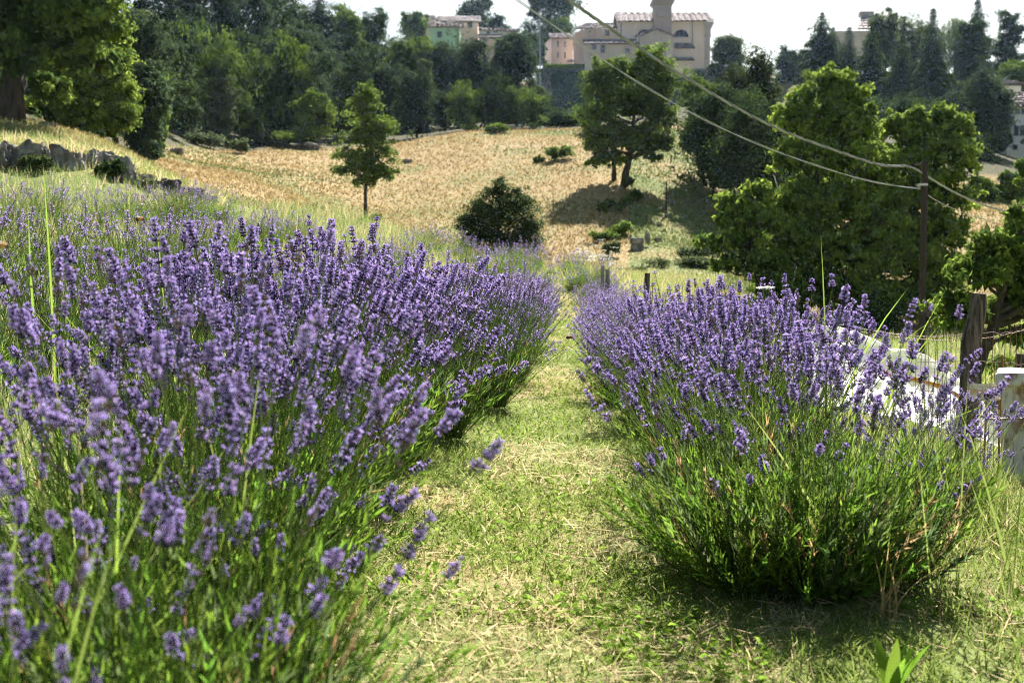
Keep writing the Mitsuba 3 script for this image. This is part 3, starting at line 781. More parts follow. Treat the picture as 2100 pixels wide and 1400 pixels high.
def prism(x0, x1, y0, y1, z0, z1, zr, axis='x'):
    """A house body: box with a gable roofline; the ridge runs along axis."""
    if axis == 'x':
        p = [(y0, z0), (y1, z0), (y1, z1), ((y0 + y1) / 2, zr), (y0, z1)]
        a = np.array([(x0, *q) for q in p] + [(x1, *q) for q in p])
    else:
        p = [(x0, z0), (x1, z0), (x1, z1), ((x0 + x1) / 2, zr), (x0, z1)]
        a = np.array([(q[0], y0, q[1]) for q in p] + [(q[0], y1, q[1]) for q in p])
    return trimesh.Trimesh(a).convex_hull


def slab(e0, e1, r1, r0, nu, nv, rng, th=0.09, gap=0.012, over=0.25):
    """Stone roof slabs of one roof plane (eave e0-e1, ridge r0-r1): a list of small meshes, each slab overlapping the row below."""
    e0, e1, r1, r0 = (np.asarray(q, float) for q in (e0, e1, r1, r0))
    nrm = unit(np.cross(e1 - e0, r0 - e0))
    if nrm[2] < 0: nrm = -nrm
    out = []
    for j in range(nv):
        off = rng.uniform(-0.2, 0.2) / nu
        for i in range(nu):
            u0, u1 = i / nu + (off if i else 0), (i + 1) / nu + (off if i < nu - 1 else 0)
            v0, v1 = j / nv - 0.02, (j + 1) / nv + over / nv * 0.5
            P = lambda u, v: (e0 * (1 - u) + e1 * u) * (1 - v) + (r0 * (1 - u) + r1 * u) * v
            lift = rng.uniform(0.0, 0.05)
            c = [P(u0 + gap, v0) + nrm * (0.17 + lift), P(u1 - gap, v0) + nrm * (0.17 + lift + rng.uniform(-0.02, 0.02)), P(u1 - gap, v1) + nrm * (0.02 + lift * 0.4), P(u0 + gap, v1) + nrm * (0.02 + lift * 0.4)]
            c = np.array(c); c += rng.normal(size=c.shape) * 0.012
            lo = c - nrm * th
            v = np.vstack([lo, c])
            f = np.array([[4, 5, 6], [4, 6, 7], [0, 2, 1], [0, 3, 2], [0, 1, 5], [0, 5, 4], [1, 2, 6], [1, 6, 5], [2, 3, 7], [2, 7, 6], [3, 0, 4], [3, 4, 7]])
            out.append((v, f))
    return out


def roof(parent, planes, rng, single, under=None, name='roof'):
    """A roof part: boards below, slabs on top; each slab a child where it shows large enough."""
    key = fresh(parent + '__' + name)
    mb = MB()
    for (e0, e1, r1, r0, nu, nv) in planes:
        v = np.array([e0, e1, r1, r0], float)
        mb.add(np.vstack([v, v - [0, 0, 0.1]]), np.array([[0, 1, 2], [0, 2, 3], [4, 6, 5], [4, 7, 6], [0, 4, 5], [0, 5, 1], [1, 5, 6], [1, 6, 2], [3, 7, 4], [3, 4, 0], [2, 6, 7], [2, 7, 3]]), (0.1, 0.08, 0.07))
    mb.put(key, 'm_plain')
    allv = MB()
    for (e0, e1, r1, r0, nu, nv) in planes:
        for v, f in slab(e0, e1, r1, r0, nu, nv, rng):
            if single:
                scene[fresh(key + '__slab')] = mikit.ply((v, f), 'm_slab')
            else:
                allv.add(v, f, (0.4, 0.4, 0.4))
    if not single:
        v, f, _ = allv.arrays()
        k = fresh(key + '__slab_course'); scene[k] = mikit.ply((v, f), 'm_slab'); tag(k, kind='stuff')
    return key


def window(parent, x, z, w, h, y, label=None, frame=(0.42, 0.40, 0.38), pane='m_glass', name='window', bars=True):
    """A framed window on a wall that faces the camera (towards -y): frame, sill, glazing bars and the pane as a sub-part."""
    key = fresh(parent + '__' + name)
    t = max(0.05, 0.07 * w)
    mb = MB()
    for (a, b, c, d) in [(x - w / 2 - t, x - w / 2, z - t, z + h + t), (x + w / 2, x + w / 2 + t, z - t, z + h + t), (x - w / 2, x + w / 2, z + h, z + h + t), (x - w / 2 - t * 1.6, x + w / 2 + t * 1.6, z - t * 1.6, z)]:
        mb.mesh(box(a, b, y - 0.07, y + 0.02, c, d), frame)
    if bars:
        mb.mesh(box(x - 0.025, x + 0.025, y - 0.03, y + 0.02, z, z + h), frame)
        mb.mesh(box(x - w / 2, x - 0.025, y - 0.026, y + 0.02, z + h * 0.55, z + h * 0.55 + 0.05), frame)
        mb.mesh(box(x + 0.025, x + w / 2, y - 0.026, y + 0.02, z + h * 0.55, z + h * 0.55 + 0.05), frame)
    mb.put(key, 'm_plain')
    k = fresh(key + '__pane')
    scene[k] = mikit.ply(box(x - w / 2, x + w / 2, y - 0.012, y + 0.02, z, z + h), pane)
    if label: tag(key, label)
    return key


def mx(px, d): return (px - 1050) / F * d
def mz(py, d): return float(at(1050, py, d)[2])


rng = np.random.default_rng(5)
# pink house with the long roof
D = 205.0
k = fresh('long_house')
x0, x1, xm = mx(853, D), mx(983, D), mx(895, D)
zb = mz(160, D)
scene[k + '__wall'] = mikit.ply(prism(x0 + 0.0, xm, D, D + 9, zb, mz(50, D), mz(39, D), 'y'), 'm_wall_pink')
scene[k + '__wing_wall'] = mikit.ply(box(xm + 0.003, x1 - 0.2, D + 0.5, D + 8, zb, mz(51, D)), 'm_wall_pink')
roof(k, [((xm, D - 0.2, mz(50, D - 0.2)), (x1 + 0.4, D - 0.2, mz(52, D - 0.2)), (x1 + 0.2, D + 4.4, mz(41, D + 4.4)), (xm, D + 4.4, mz(40, D + 4.4)), 12, 4)], rng, False)
roof(k, [((x0 - 0.4, D - 0.3, mz(49.5, D - 0.3)), (x0 - 0.4, D + 9, mz(49.5, D + 9)), ((x0 + xm) / 2, D + 9, mz(37.5, D + 9)), ((x0 + xm) / 2, D - 0.3, mz(37.5, D - 0.3)), 8, 3),
         ((xm + 0.4, D - 0.3, mz(49.5, D - 0.3)), (xm + 0.4, D + 9, mz(49.5, D + 9)), ((x0 + xm) / 2, D + 9, mz(37.5, D + 9)), ((x0 + xm) / 2, D - 0.3, mz(37.5, D - 0.3)), 8, 3)], rng, False)
for (px, py, w, h) in [(965, 62, 0.75, 0.85), (938, 55, 0.8, 0.5), (912, 55, 0.8, 0.5)]:
    window(k, mx(px, D), mz(py, D), w, h, D + 0.5)
window(k, mx(877, D), mz(57, D), 0.6, 1.6, D, 'arched balcony door of the pink house', name='balcony_door')
for (px, py) in [(888, 33), (977, 38)]:
    c = fresh(k + '__chimney')
    mb = MB().mesh(box(mx(px, D) - 0.25, mx(px, D) + 0.25, D + 2.5, D + 3.1, mz(48, D + 3.1), mz(py + 2, D)), (0.36, 0.3, 0.27)).mesh(box(mx(px, D) - 0.36, mx(px, D) + 0.36, D + 2.4, D + 3.2, mz(py + 2, D) + 0.003, mz(py, D)), (0.3, 0.27, 0.25))
    mb.put(c, 'm_plain')
MB().mesh(box(mx(865, D), mx(886, D), D - 0.7, D - 0.003, mz(60, D - 0.003), mz(59, D)), (0.25, 0.22, 0.2)).put(k + '__balcony', 'm_plain')
tag(k, 'pinkish brown house with a long grey stone roof behind the green house', 'house')

# green house
D = 190.0
k = fresh('green_house')
x0, x1 = mx(881, D), mx(943, D)
scene[k + '__wall'] = mikit.ply(box(x0, x1, D, D + 7, mz(160, D + 7), mz(61, D)), 'm_wall_green')
roof(k, [((x0 - 0.35, D - 0.4, mz(61.5, D - 0.4)), (x1 + 0.9, D - 0.4, mz(62.5, D - 0.4)), (x1 + 0.9, D + 3.6, mz(54.5, D + 3.6)), (x0 - 0.35, D + 3.6, mz(53.5, D + 3.6)), 9, 4)], rng, False)
window(k, mx(903.5, D), mz(82, D), 0.62, 0.8, D, 'dark single window of the green house', frame=(0.1, 0.1, 0.1))
MB().add(*tube([[x1 - 0.25, D - 0.08, mz(62.5, D - 0.08)], [x1 - 0.25, D - 0.08, mz(120, D - 0.08)]], 0.05, 6), (0.2, 0.16, 0.14)).put(k + '__downpipe', 'm_plain')
tag(k, 'pale green plastered house with a single dark window among the trees', 'house')

# white low house right of the pink one
D = 202.0
k = fresh('low_house')
scene[k + '__wall'] = mikit.ply(box(mx(984, D), mx(1062, D), D, D + 6, mz(150, D + 6), mz(68, D)), 'm_wall_white')
roof(k, [((mx(982, D), D - 0.4, mz(68.5, D - 0.4)), (mx(1066, D), D - 0.4, mz(71, D - 0.4)), (mx(1066, D), D + 3, mz(66.5, D + 3)), (mx(982, D), D + 3, mz(63.5, D + 3)), 10, 3)], rng, False)
roof(k, [((mx(978, D), D - 2.4, mz(84, D - 2.4)), (mx(1030, D), D - 2.4, mz(84, D - 2.4)), (mx(1030, D), D - 0.003, mz(77, D - 0.003)), (mx(982, D), D - 0.003, mz(77, D - 0.003)), 7, 3)], rng, False, name='porch_roof')
window(k, mx(1001, D), mz(76, D), 0.5, 0.35, D); window(k, mx(1016, D), mz(73, D), 0.6, 0.3, D)
scene[k + '__porch_wall'] = mikit.ply(box(mx(984, D), mx(1028, D), D - 2.0, D - 0.004, mz(150, D - 0.004), mz(84.5, D)), 'm_wall_pink')
window(k, mx(994, D), mz(100, D), 0.5, 0.8, D - 2.0)
for px in (1037, 1064):
    c = fresh(k + '__chimney')
    MB().mesh(box(mx(px, D) - 0.16, mx(px, D) + 0.16, D + 1.4, D + 1.8, mz(69, D + 1.8), mz(61.5, D)), (0.12, 0.12, 0.13)).put(c, 'm_plain')
tag(k, 'low white house with two stone roofs between the pink house and the dark trees', 'house')

# grey house on the terrace
D = 208.0
k = fresh('grey_house')
x0, x1, xl = mx(1130, D), mx(1174, D), mx(1118, D)
zb, ze = mz(172, D), mz(84, D)
hull = trimesh.Trimesh(np.array([(x0, D, z) for z in (zb, ze)] + [(x1, D + 0.8, z) for z in (zb, ze)] + [(xl, D + 4, z) for z in (zb, mz(85, D))] + [(x1 - 1, D + 5, z) for z in (zb, ze)])).convex_hull
scene[k + '__wall'] = mikit.ply(hull, 'm_wall_grey')
roof(k, [((x0 - 0.3, D - 0.4, mz(84, D - 0.4)), (x1 + 0.35, D + 0.4, mz(84.5, D + 0.4)), (x1 - 0.5, D + 3, mz(75.5, D + 3)), (xl + 0.5, D + 2.4, mz(75.5, D + 2.4)), 7, 4)], rng, False)
for (px, py, h) in [(1141.5, 101.5, 1.0), (1156, 101.5, 1.0), (1141.5, 123, 0.95), (1156, 123.5, 0.95)]:
    window(k, mx(px, D), mz(py, D), 0.5, h, D + 0.8 * (mx(px, D) - x0) / (x1 - x0) + 0.01, frame=(0.5, 0.48, 0.46))
tag(k, 'small grey two storey house on the terrace left of the church', 'house')

# church: nave, bell tower, annexes
D = 200.0
k = fresh('church')
nx0, nx1 = mx(1263, D), mx(1446, D)
ze, zr, zb = mz(50.5, D), mz(35, D + 4.5), mz(172, D)
scene[k + '__nave_wall'] = mikit.ply(box(nx0, nx1, D, D + 9, zb, ze), 'm_wall_cream')
roof(k, [((nx0 - 0.1, D - 0.5, ze - 0.1), (mx(1459, D), D - 0.5, ze + 0.05), (mx(1456, D), D + 4.5, zr), (nx0 - 0.1, D + 4.5, zr), 17, 5)], rng, True, name='nave_roof')
roof(k, [((nx0 - 0.1, D + 9.5, ze - 0.1), (mx(1459, D), D + 9.5, ze), (mx(1456, D), D + 4.51, zr), (nx0 - 0.1, D + 4.51, zr), 14, 3)], rng, False, name='nave_roof')
# facade pilaster with a stepped cornice at the right end
mb = MB()
for (a, b, c, d) in [(1441, 1451, 150, 82), (1439, 1453, 82, 78), (1442, 1452, 78, 64), (1440, 1455, 64, 58), (1438, 1458, 58, 52)]:
    mb.mesh(box(mx(a, D), mx(b, D), D - 0.35, D + 9.2, mz(c, D) + 0.003, mz(d, D)), (0.45, 0.40, 0.37))
mb.put(k + '__facade_pilaster', 'm_plain')
# half round windows
for px, lab in ((1393, 'half round nave window right of the bell tower'), (1318, 'half round nave window half hidden by the chapel gable')):
    wk = fresh(k + '__lunette_window')
    cx, cz, r = mx(px, D), mz(82, D), 1.15
    a = np.linspace(0, math.pi, 15)
    fr = MB()
    fr.add(*tube(np.stack([cx + (r + 0.06) * np.cos(a), a * 0 + D - 0.03, cz + (r + 0.06) * np.sin(a)], 1), 0.07, 5), (0.55, 0.5, 0.47))
    fr.mesh(box(cx - r - 0.15, cx + r + 0.15, D - 0.12, D + 0.02, cz - 0.14, cz - 0.002), (0.55, 0.5, 0.47))
    for q in (-0.38, 0.38):
        fr.mesh(box(cx + q - 0.035, cx + q + 0.035, D - 0.05, D + 0.01, cz, cz + r * 0.9), (0.5, 0.5, 0.5))
    fr.put(wk, 'm_plain'); tag(wk, lab)
    P = np.stack([cx + r * np.cos(a), a * 0 + D - 0.015, cz + r * np.sin(a)], 1)
    P = np.vstack([P, [[cx, D - 0.015, cz]]])
    scene[wk + '__pane'] = mikit.ply((P, np.array([[15, i + 1, i] for i in range(14)])), 'm_glass')
for px in (1271, 1415):
    kk = fresh(k + '__downpipe')
    MB().add(*tube([[mx(px, D), D - 0.08, ze], [mx(px, D), D - 0.08, mz(140, D - 0.08)]], 0.07, 6), (0.16, 0.14, 0.13)).put(kk, 'm_plain')
# bell tower
tx0, tx1 = mx(1335.5, D), mx(1371, D)
ty0, ty1 = D - 1.6, D + 1.3
tw = k + '__bell_tower'
mb = MB()
mb.mesh(box(tx0, tx1, ty0, ty1, mz(90, D), mz(45.5, D)), (0.42, 0.34, 0.31))
mb.mesh(box(tx0 + 0.04, tx1 - 0.04, ty0 + 0.04, ty1 - 0.04, mz(45.5, D) + 0.002, mz(20, D)), (0.36, 0.32, 0.30))
mb.mesh(box(tx0 - 0.08, tx1 + 0.08, ty0 - 0.08, ty1 + 0.08, mz(46.5, D), mz(45, D)), (0.40, 0.35, 0.32))
for (q, c, d) in [(0.14, 20.5, 18.5), (0.26, 18.5, 16.5), (0.38, 16.5, 13.5), (0.22, 13.5, 11.5)]:
    mb.mesh(box(tx0 - q, tx1 + q, ty0 - q, ty1 + q, mz(c, D) + 0.003, mz(d, D)), (0.36, 0.31, 0.28))
# belfry: corner piers and upper walls around the open arches
p = 0.78
for (a, b) in ((tx0 + 0.08, tx0 + p), (tx1 - p, tx1 - 0.08)):
    for (c, d) in ((ty0 + 0.08, ty0 + p), (ty1 - p, ty1 - 0.08)):
        mb.mesh(box(a, b, c, d, mz(11.5, D) + 0.003, mz(-12, D)), (0.44, 0.40, 0.38))
mb.mesh(box(tx0 + 0.06, tx1 - 0.06, ty0 + 0.06, ty1 - 0.06, mz(-12, D) + 0.003, mz(-24, D)), (0.44, 0.40, 0.38))
for (c, d) in ((ty0 + 0.12, ty0 + 0.4), (ty1 - 0.4, ty1 - 0.12)):
    mb.mesh(box(tx0 + p + 0.002, tx1 - p - 0.002, c, d, mz(11.5, D) + 0.003, mz(4.5, D)), (0.44, 0.40, 0.38))
for q in (0.25, 0.12):
    mb.mesh(box(tx0 - q, tx1 + q, ty0 - q, ty1 + q, mz(-24, D) + 0.003 + (0.25 - q), mz(-24, D) + (0.25 - q) + 0.13), (0.36, 0.31, 0.28))
mb.put(tw, 'm_plain')
for q in range(7):
    kk = fresh(tw + '__baluster')
    xx = tx0 + p + (q + 0.5) * (tx1 - tx0 - 2 * p) / 7
    MB().add(*tube([[xx, ty0 + 0.05, mz(11.4, D)], [xx, ty0 + 0.05, mz(5, D)]], 0.04, 6), (0.45, 0.42, 0.4)).put(kk, 'm_plain')
bell = trimesh.creation.revolve(np.array([[0, 0.55], [0.16, 0.55], [0.22, 0.3], [0.3, 0.08], [0.4, 0.0], [0.34, 0.0], [0.0, 0.3]]), sections=16)
bell.apply_translation([(tx0 + tx1) / 2, (ty0 + ty1) / 2, mz(3.5, D)])
MB().mesh(bell, (0.05, 0.05, 0.045)).put(tw + '__bell', 'm_plain', 30)
scene[tw + '__spire'] = mikit.ply(trimesh.Trimesh(np.array([(tx0, ty0, mz(-26, D)), (tx1, ty0, mz(-26, D)), (tx1, ty1, mz(-26, D)), (tx0, ty1, mz(-26, D)), ((tx0 + tx1) / 2, (ty0 + ty1) / 2, mz(-60, D))])).convex_hull, 'm_slab')
tag(tw, 'square bell tower with a corbelled cornice and an open belfry')
# chapel gable before the tower
D2 = D - 4.0
gx0, gx1 = mx(1308, D2), mx(1378, D2)
scene[k + '__chapel_wall'] = mikit.ply(prism(gx0, gx1, D2, D - 0.003, zb, mz(80, D2), mz(66.5, D2), 'y'), 'm_wall_grey')
mid = (gx0 + gx1) / 2
roof(k, [((gx0 - 0.25, D2 - 0.3, mz(81, D2 - 0.3)), (gx0 - 0.25, D - 0.01, mz(81, D - 0.01)), (mid, D - 0.01, mz(65.5, D - 0.01)), (mid, D2 - 0.3, mz(65.5, D2 - 0.3)), 5, 3),
         ((gx1 + 0.25, D2 - 0.3, mz(81, D2 - 0.3)), (gx1 + 0.25, D - 0.01, mz(81, D - 0.01)), (mid, D - 0.01, mz(65.5, D - 0.01)), (mid, D2 - 0.3, mz(65.5, D2 - 0.3)), 5, 3)], rng, False, name='chapel_roof')
# left annex (sacristy) two storeys with hipped stone roof
D3 = D - 1.0
ax0, ax1 = mx(1179, D3), mx(1264, D3)
scene[k + '__annex_wall'] = mikit.ply(trimesh.Trimesh(np.array([(x, y, z) for z in (zb, mz(66, D3)) for (x, y) in ((ax0, D3 + 3), (mx(1198, D3), D3), (ax1 - 0.01, D3), (ax1 - 0.01, D3 + 7), (ax0, D3 + 7))])).convex_hull, 'm_wall_pink')
roof(k, [((mx(1197, D3), D3 - 0.35, mz(64.8, D3 - 0.35)), (ax1 - 0.02, D3 - 0.35, mz(64.0, D3 - 0.35)), (ax1 - 0.02, D3 + 3.2, mz(54, D3 + 3.2)), (mx(1207, D3), D3 + 3.2, mz(54, D3 + 3.2)), 8, 5)], rng, True, name='annex_roof')
roof(k, [((ax0 - 0.25, D3 + 2.9, mz(66, D3 + 2.9)), (mx(1197, D3) - 0.003, D3 - 0.35, mz(64.8, D3 - 0.35)), (mx(1207, D3) - 0.003, D3 + 3.2, mz(54, D3 + 3.2)), (mx(1206, D3), D3 + 3.4, mz(54, D3 + 3.4)), 3, 5)], rng, False, name='annex_roof')
window(k, mx(1243, D3), mz(80, D3), 0.62, 0.85, D3)
MB().mesh(box(mx(1239, D3), mx(1247.5, D3), D3 - 0.1, D3 - 0.05, mz(84.5, D3 - 0.05), mz(80.8, D3)), (0.75, 0.6, 0.06)).put(k + '__yellow_banner', 'm_plain')
tag(k + '__yellow_banner', 'yellow cloth hanging under the annex window')
window(k, mx(1208, D3), mz(72.5, D3), 0.3, 0.22, D3)
# lower front building with its own roof strip
D4 = D - 4.5
lx0, lx1 = mx(1198, D4), mx(1306, D4)
scene[k + '__lower_wall'] = mikit.ply(box(lx0, lx1, D4, D3 - 0.004, zb, mz(95.5, D4)), 'm_wall_grey')
roof(k, [((lx0 - 0.2, D4 - 0.4, mz(95.5, D4 - 0.4)), (lx1 + 0.1, D4 - 0.4, mz(95, D4 - 0.4)), (lx1 + 0.1, D3 - 0.01, mz(87, D3 - 0.01)), (lx0 - 0.2, D3 - 0.01, mz(87, D3 - 0.01)), 9, 3)], rng, False, name='lower_roof')
for (px, py, h) in [(1217, 107, 0.75), (1234, 114, 1.25), (1284, 114, 0.7), (1218, 139, 0.5)]:
    window(k, mx(px, D4), mz(py, D4), 0.62, h, D4)
MB().add(*tube([[mx(1304, D4), D4 - 0.1, mz(106, D4 - 0.1)], [mx(1304, D4), D4 - 0.1, mz(80, D4 - 0.1)]], 0.09, 7), (0.75, 0.75, 0.75)).put(k + '__flue_pipe', 'm_plain')
# porch right of the tower with a dark roof, and the low front wall
D5 = D - 2.5
scene[k + '__porch_wall'] = mikit.ply(box(mx(1379, D5), mx(1417, D5), D5, D - 0.004, zb, mz(104, D5)), 'm_wall_cream')
roof(k, [((mx(1376, D5), D5 - 0.5, mz(104, D5 - 0.5)), (mx(1420, D5), D5 - 0.5, mz(104, D5 - 0.5)), (mx(1420, D5), D - 0.02, mz(95, D - 0.02)), (mx(1376, D5), D - 0.02, mz(95, D - 0.02)), 5, 3)], rng, False, name='porch_roof')
D6 = D - 5.0
scene[k + '__front_wall'] = mikit.ply(box(mx(1372, D6), mx(1418, D6), D6, D5 - 0.004, zb, mz(128, D6)), 'm_wall_cream')
roof(k, [((mx(1371, D6), D6 - 0.3, mz(128.4, D6 - 0.3)), (mx(1420, D6), D6 - 0.3, mz(128.4, D6 - 0.3)), (mx(1420, D6), D5 - 0.01, mz(123, D5 - 0.01)), (mx(1371, D6), D5 - 0.01, mz(123, D5 - 0.01)), 6, 2)], rng, False, name='front_roof')
tag(k, 'large church with a bell tower, cream nave and stone slab roofs on the hilltop', 'church')

# far roof behind the spruces on the right
D = 190.0
k = fresh('far_house')
scene[k + '__wall'] = mikit.ply(box(mx(1708, D), mx(1830, D), D, D + 8, mz(150, D + 8), mz(70, D)), 'm_wall_grey')
roof(k, [((mx(1748, D), D - 0.4, mz(66, D - 0.4)), (mx(1835, D), D - 0.4, mz(66, D - 0.4)), (mx(1835, D), D + 5, mz(38, D + 5)), (mx(1776, D), D + 5, mz(40, D + 5)), 9, 5)], rng, False)
MB().mesh(box(mx(1772, D), mx(1800, D), D + 4.4, D + 5.6, mz(44, D + 5.6), mz(38.5, D)), (0.3, 0.29, 0.28)).put(k + '__chimney', 'm_plain')
tag(k, 'grey roofed house half hidden behind the row of spruces', 'house')

# white house at the right edge
D = 83.0
k = fresh('white_house')
x0, x1 = mx(2053, D), mx(2190, D)
scene[k + '__wall'] = mikit.ply(box(x0, x1, D, D + 7, mz(345, D + 7), mz(221, D)), 'm_wall_white')
roof(k, [((x0 - 0.15, D - 0.4, mz(221, D - 0.4)), (x1 + 0.2, D - 0.4, mz(219.5, D - 0.4)), (x1, D + 3.5, mz(193, D + 3.5)), (x0 + 0.1, D + 3.5, mz(195, D + 3.5)), 13, 6)], rng, True)
for (px, py, w, h) in [(2077, 237.5, 0.34, 0.36), (2090, 237.5, 0.36, 0.36), (2075.5, 281, 0.34, 0.7), (2087.5, 281, 0.34, 0.7), (2074, 309, 0.34, 0.32), (2120, 281, 0.5, 0.7)]:
    window(k, mx(px, D), mz(py, D), w, h, D, frame=(0.62, 0.6, 0.57), bars=False)
MB().add(*tube([[mx(2055, D), D - 0.06, mz(221, D - 0.06)], [mx(2055, D), D - 0.06, mz(320, D - 0.06)]], 0.03, 6), (0.25, 0.22, 0.2)).put(k + '__downpipe', 'm_plain')
tag(k, 'white house with dark windows and a slab roof at the right edge', 'house')
D = 96.0
k = fresh('upper_house')
scene[k + '__wall'] = mikit.ply(box(mx(2052, D), mx(2084, D), D, D + 5, mz(215, D + 5), mz(178, D)), 'm_wall_white')
roof(k, [((mx(2046, D), D - 0.4, mz(177.5, D - 0.4)), (mx(2091, D), D - 0.4, mz(177.5, D - 0.4)), (mx(2070, D), D + 2.5, mz(169.5, D + 2.5)), (mx(2050, D), D + 2.5, mz(169.5, D + 2.5)), 6, 3)], rng, False)
window(k, mx(2064, D), mz(194, D), 0.25, 0.2, D, bars=False)
tag(k, 'small pale house with a hipped roof peeping over the white house', 'house')

# terrace: retaining wall with ivy, hedge, sunshade, hedge bush
D = 196.0
k = fresh('retaining_wall')
wx0, wx1 = mx(1100, D), mx(1440, D)
zt, zf = mz(149, D), mz(262, D)
scene[k + '__masonry'] = mikit.ply(box(wx0, wx1, D, D + 1.2, zf, zt), 'm_rock')
scene[k + '__coping'] = mikit.ply(box(wx0 - 0.1, wx1 + 0.1, D - 0.12, D + 1.3, zt + 0.003, zt + 0.28), 'm_slab')
n = 14000
P = np.stack([rng.uniform(wx0, wx1, n), D - 0.04 - rng.random(n) ** 2 * 0.5, zf + (zt - zf) * rng.random(n) ** 0.9], -1)
keep = (meshkit.fbm(np.stack([P[:, 0] * 0.35, P[:, 2] * 0.12, P[:, 0] * 0], -1), 3, 8) > 0.27) & ((P[:, 0] > mx(1131, D)) | (P[:, 0] < mx(1110, D)) | (P[:, 2] > zt - 1.6))
P = P[keep]; n = len(P)
N = unit(rng.normal(size=(n, 3)) * 0.6 + [0, -1, 0.35]); Dv = unit(rng.normal(size=(n, 3)) * 0.5 + [0, -0.1, -1])
MB().add(*leaves(P, Dv, N, 0.42 * rng.uniform(0.6, 1.2, n), 0.34, jit((0.045, 0.10, 0.028), n, rng, 0.3))).put(k + '__ivy', 'm_leaf_far')
tag(k, 'high retaining wall overgrown with dark ivy below the grey house and the church', 'wall')
k = fresh('hedge')
n = 5200
P = np.stack([rng.uniform(mx(1113, 195), mx(1197, 195), n), rng.uniform(195.2, 196.2, n), rng.uniform(mz(146, 195.5), mz(137, 195.5), n) + rng.normal(0, 0.05, n)], -1)
MB().add(*leaves(P, unit(rng.normal(size=(n, 3))), unit(rng.normal(size=(n, 3)) + [0, 0, 0.7]), 0.2, 0.14, jit((0.13, 0.2, 0.03), n, rng, 0.25))).put(k, 'm_leaf_far')
tag(k, 'clipped yellow green hedge along the terrace edge', 'hedge')
D = 199.0
k = fresh('sunshade')
c = np.array([mx(1170, D), D, mz(131, D)])
cone = trimesh.creation.cone(radius=0.86, height=0.42, sections=8); cone.apply_translation(c)
MB().mesh(cone, (0.42, 0.36, 0.32)).put(k + '__canopy', 'm_plain')
MB().add(*tube([c + [0, 0, 0.35], c - [0, 0, 3.0]], 0.04, 6), (0.2, 0.18, 0.16)).put(k + '__pole', 'm_plain')
tag(k, 'closed grey brown garden sunshade beside the grey house', 'sunshade')

# slim utility pole on the hill
D = 150.0
k = fresh('utility_pole')
b = at(1109, 245, D); t = at(1107, 56, D)
MB().add(*tube([[b[0], b[1], float(gz(b[0], b[1])) - 1], t], [0.11, 0.07], 8), (0.34, 0.35, 0.36)).put(k + '__post', 'm_metal')
MB().mesh(box(t[0] - 0.5, t[0] + 0.02, t[1] - 0.12, t[1] - 0.08, t[2] - 0.1, t[2]), (0.3, 0.3, 0.3)).put(k + '__bracket', 'm_metal')
q = at(1111, 181, D)
MB().mesh(box(q[0] - 0.02, q[0] + 0.4, q[1] - 0.4, q[1] - 0.1, q[2] - 0.1, q[2] + 0.12), (0.5, 0.5, 0.5)).put(k + '__lamp', 'm_metal')
q = at(1112, 229, D)
MB().mesh(box(q[0] - 0.12, q[0] + 0.14, q[1] - 0.3, q[1] - 0.12, q[2] - 0.3, q[2] + 0.32), (0.75, 0.75, 0.75)).put(k + '__meter_box', 'm_plain')
tag(k, 'slim grey utility pole before the ivy covered wall', 'pole')
k = fresh('hanging_wire')
MB().add(*tube([at(x, y, 150) for x, y in ((1081, 28), (1084, 42), (1088, 55), (1093, 66), (1097, 69), (1104, 66))], 0.05, 5), (0.6, 0.6, 0.6)).put(k, 'm_plain')
tag(k, 'loose pale wire hanging in a bow from the top of the slim utility pole', 'wire')

# ------------------------------------------------------------------ lavender
PETAL, CALYX, STEMC, LEAFC = (0.37, 0.295, 0.58), (0.05, 0.036, 0.085), (0.15, 0.22, 0.06), (0.135, 0.235, 0.03)


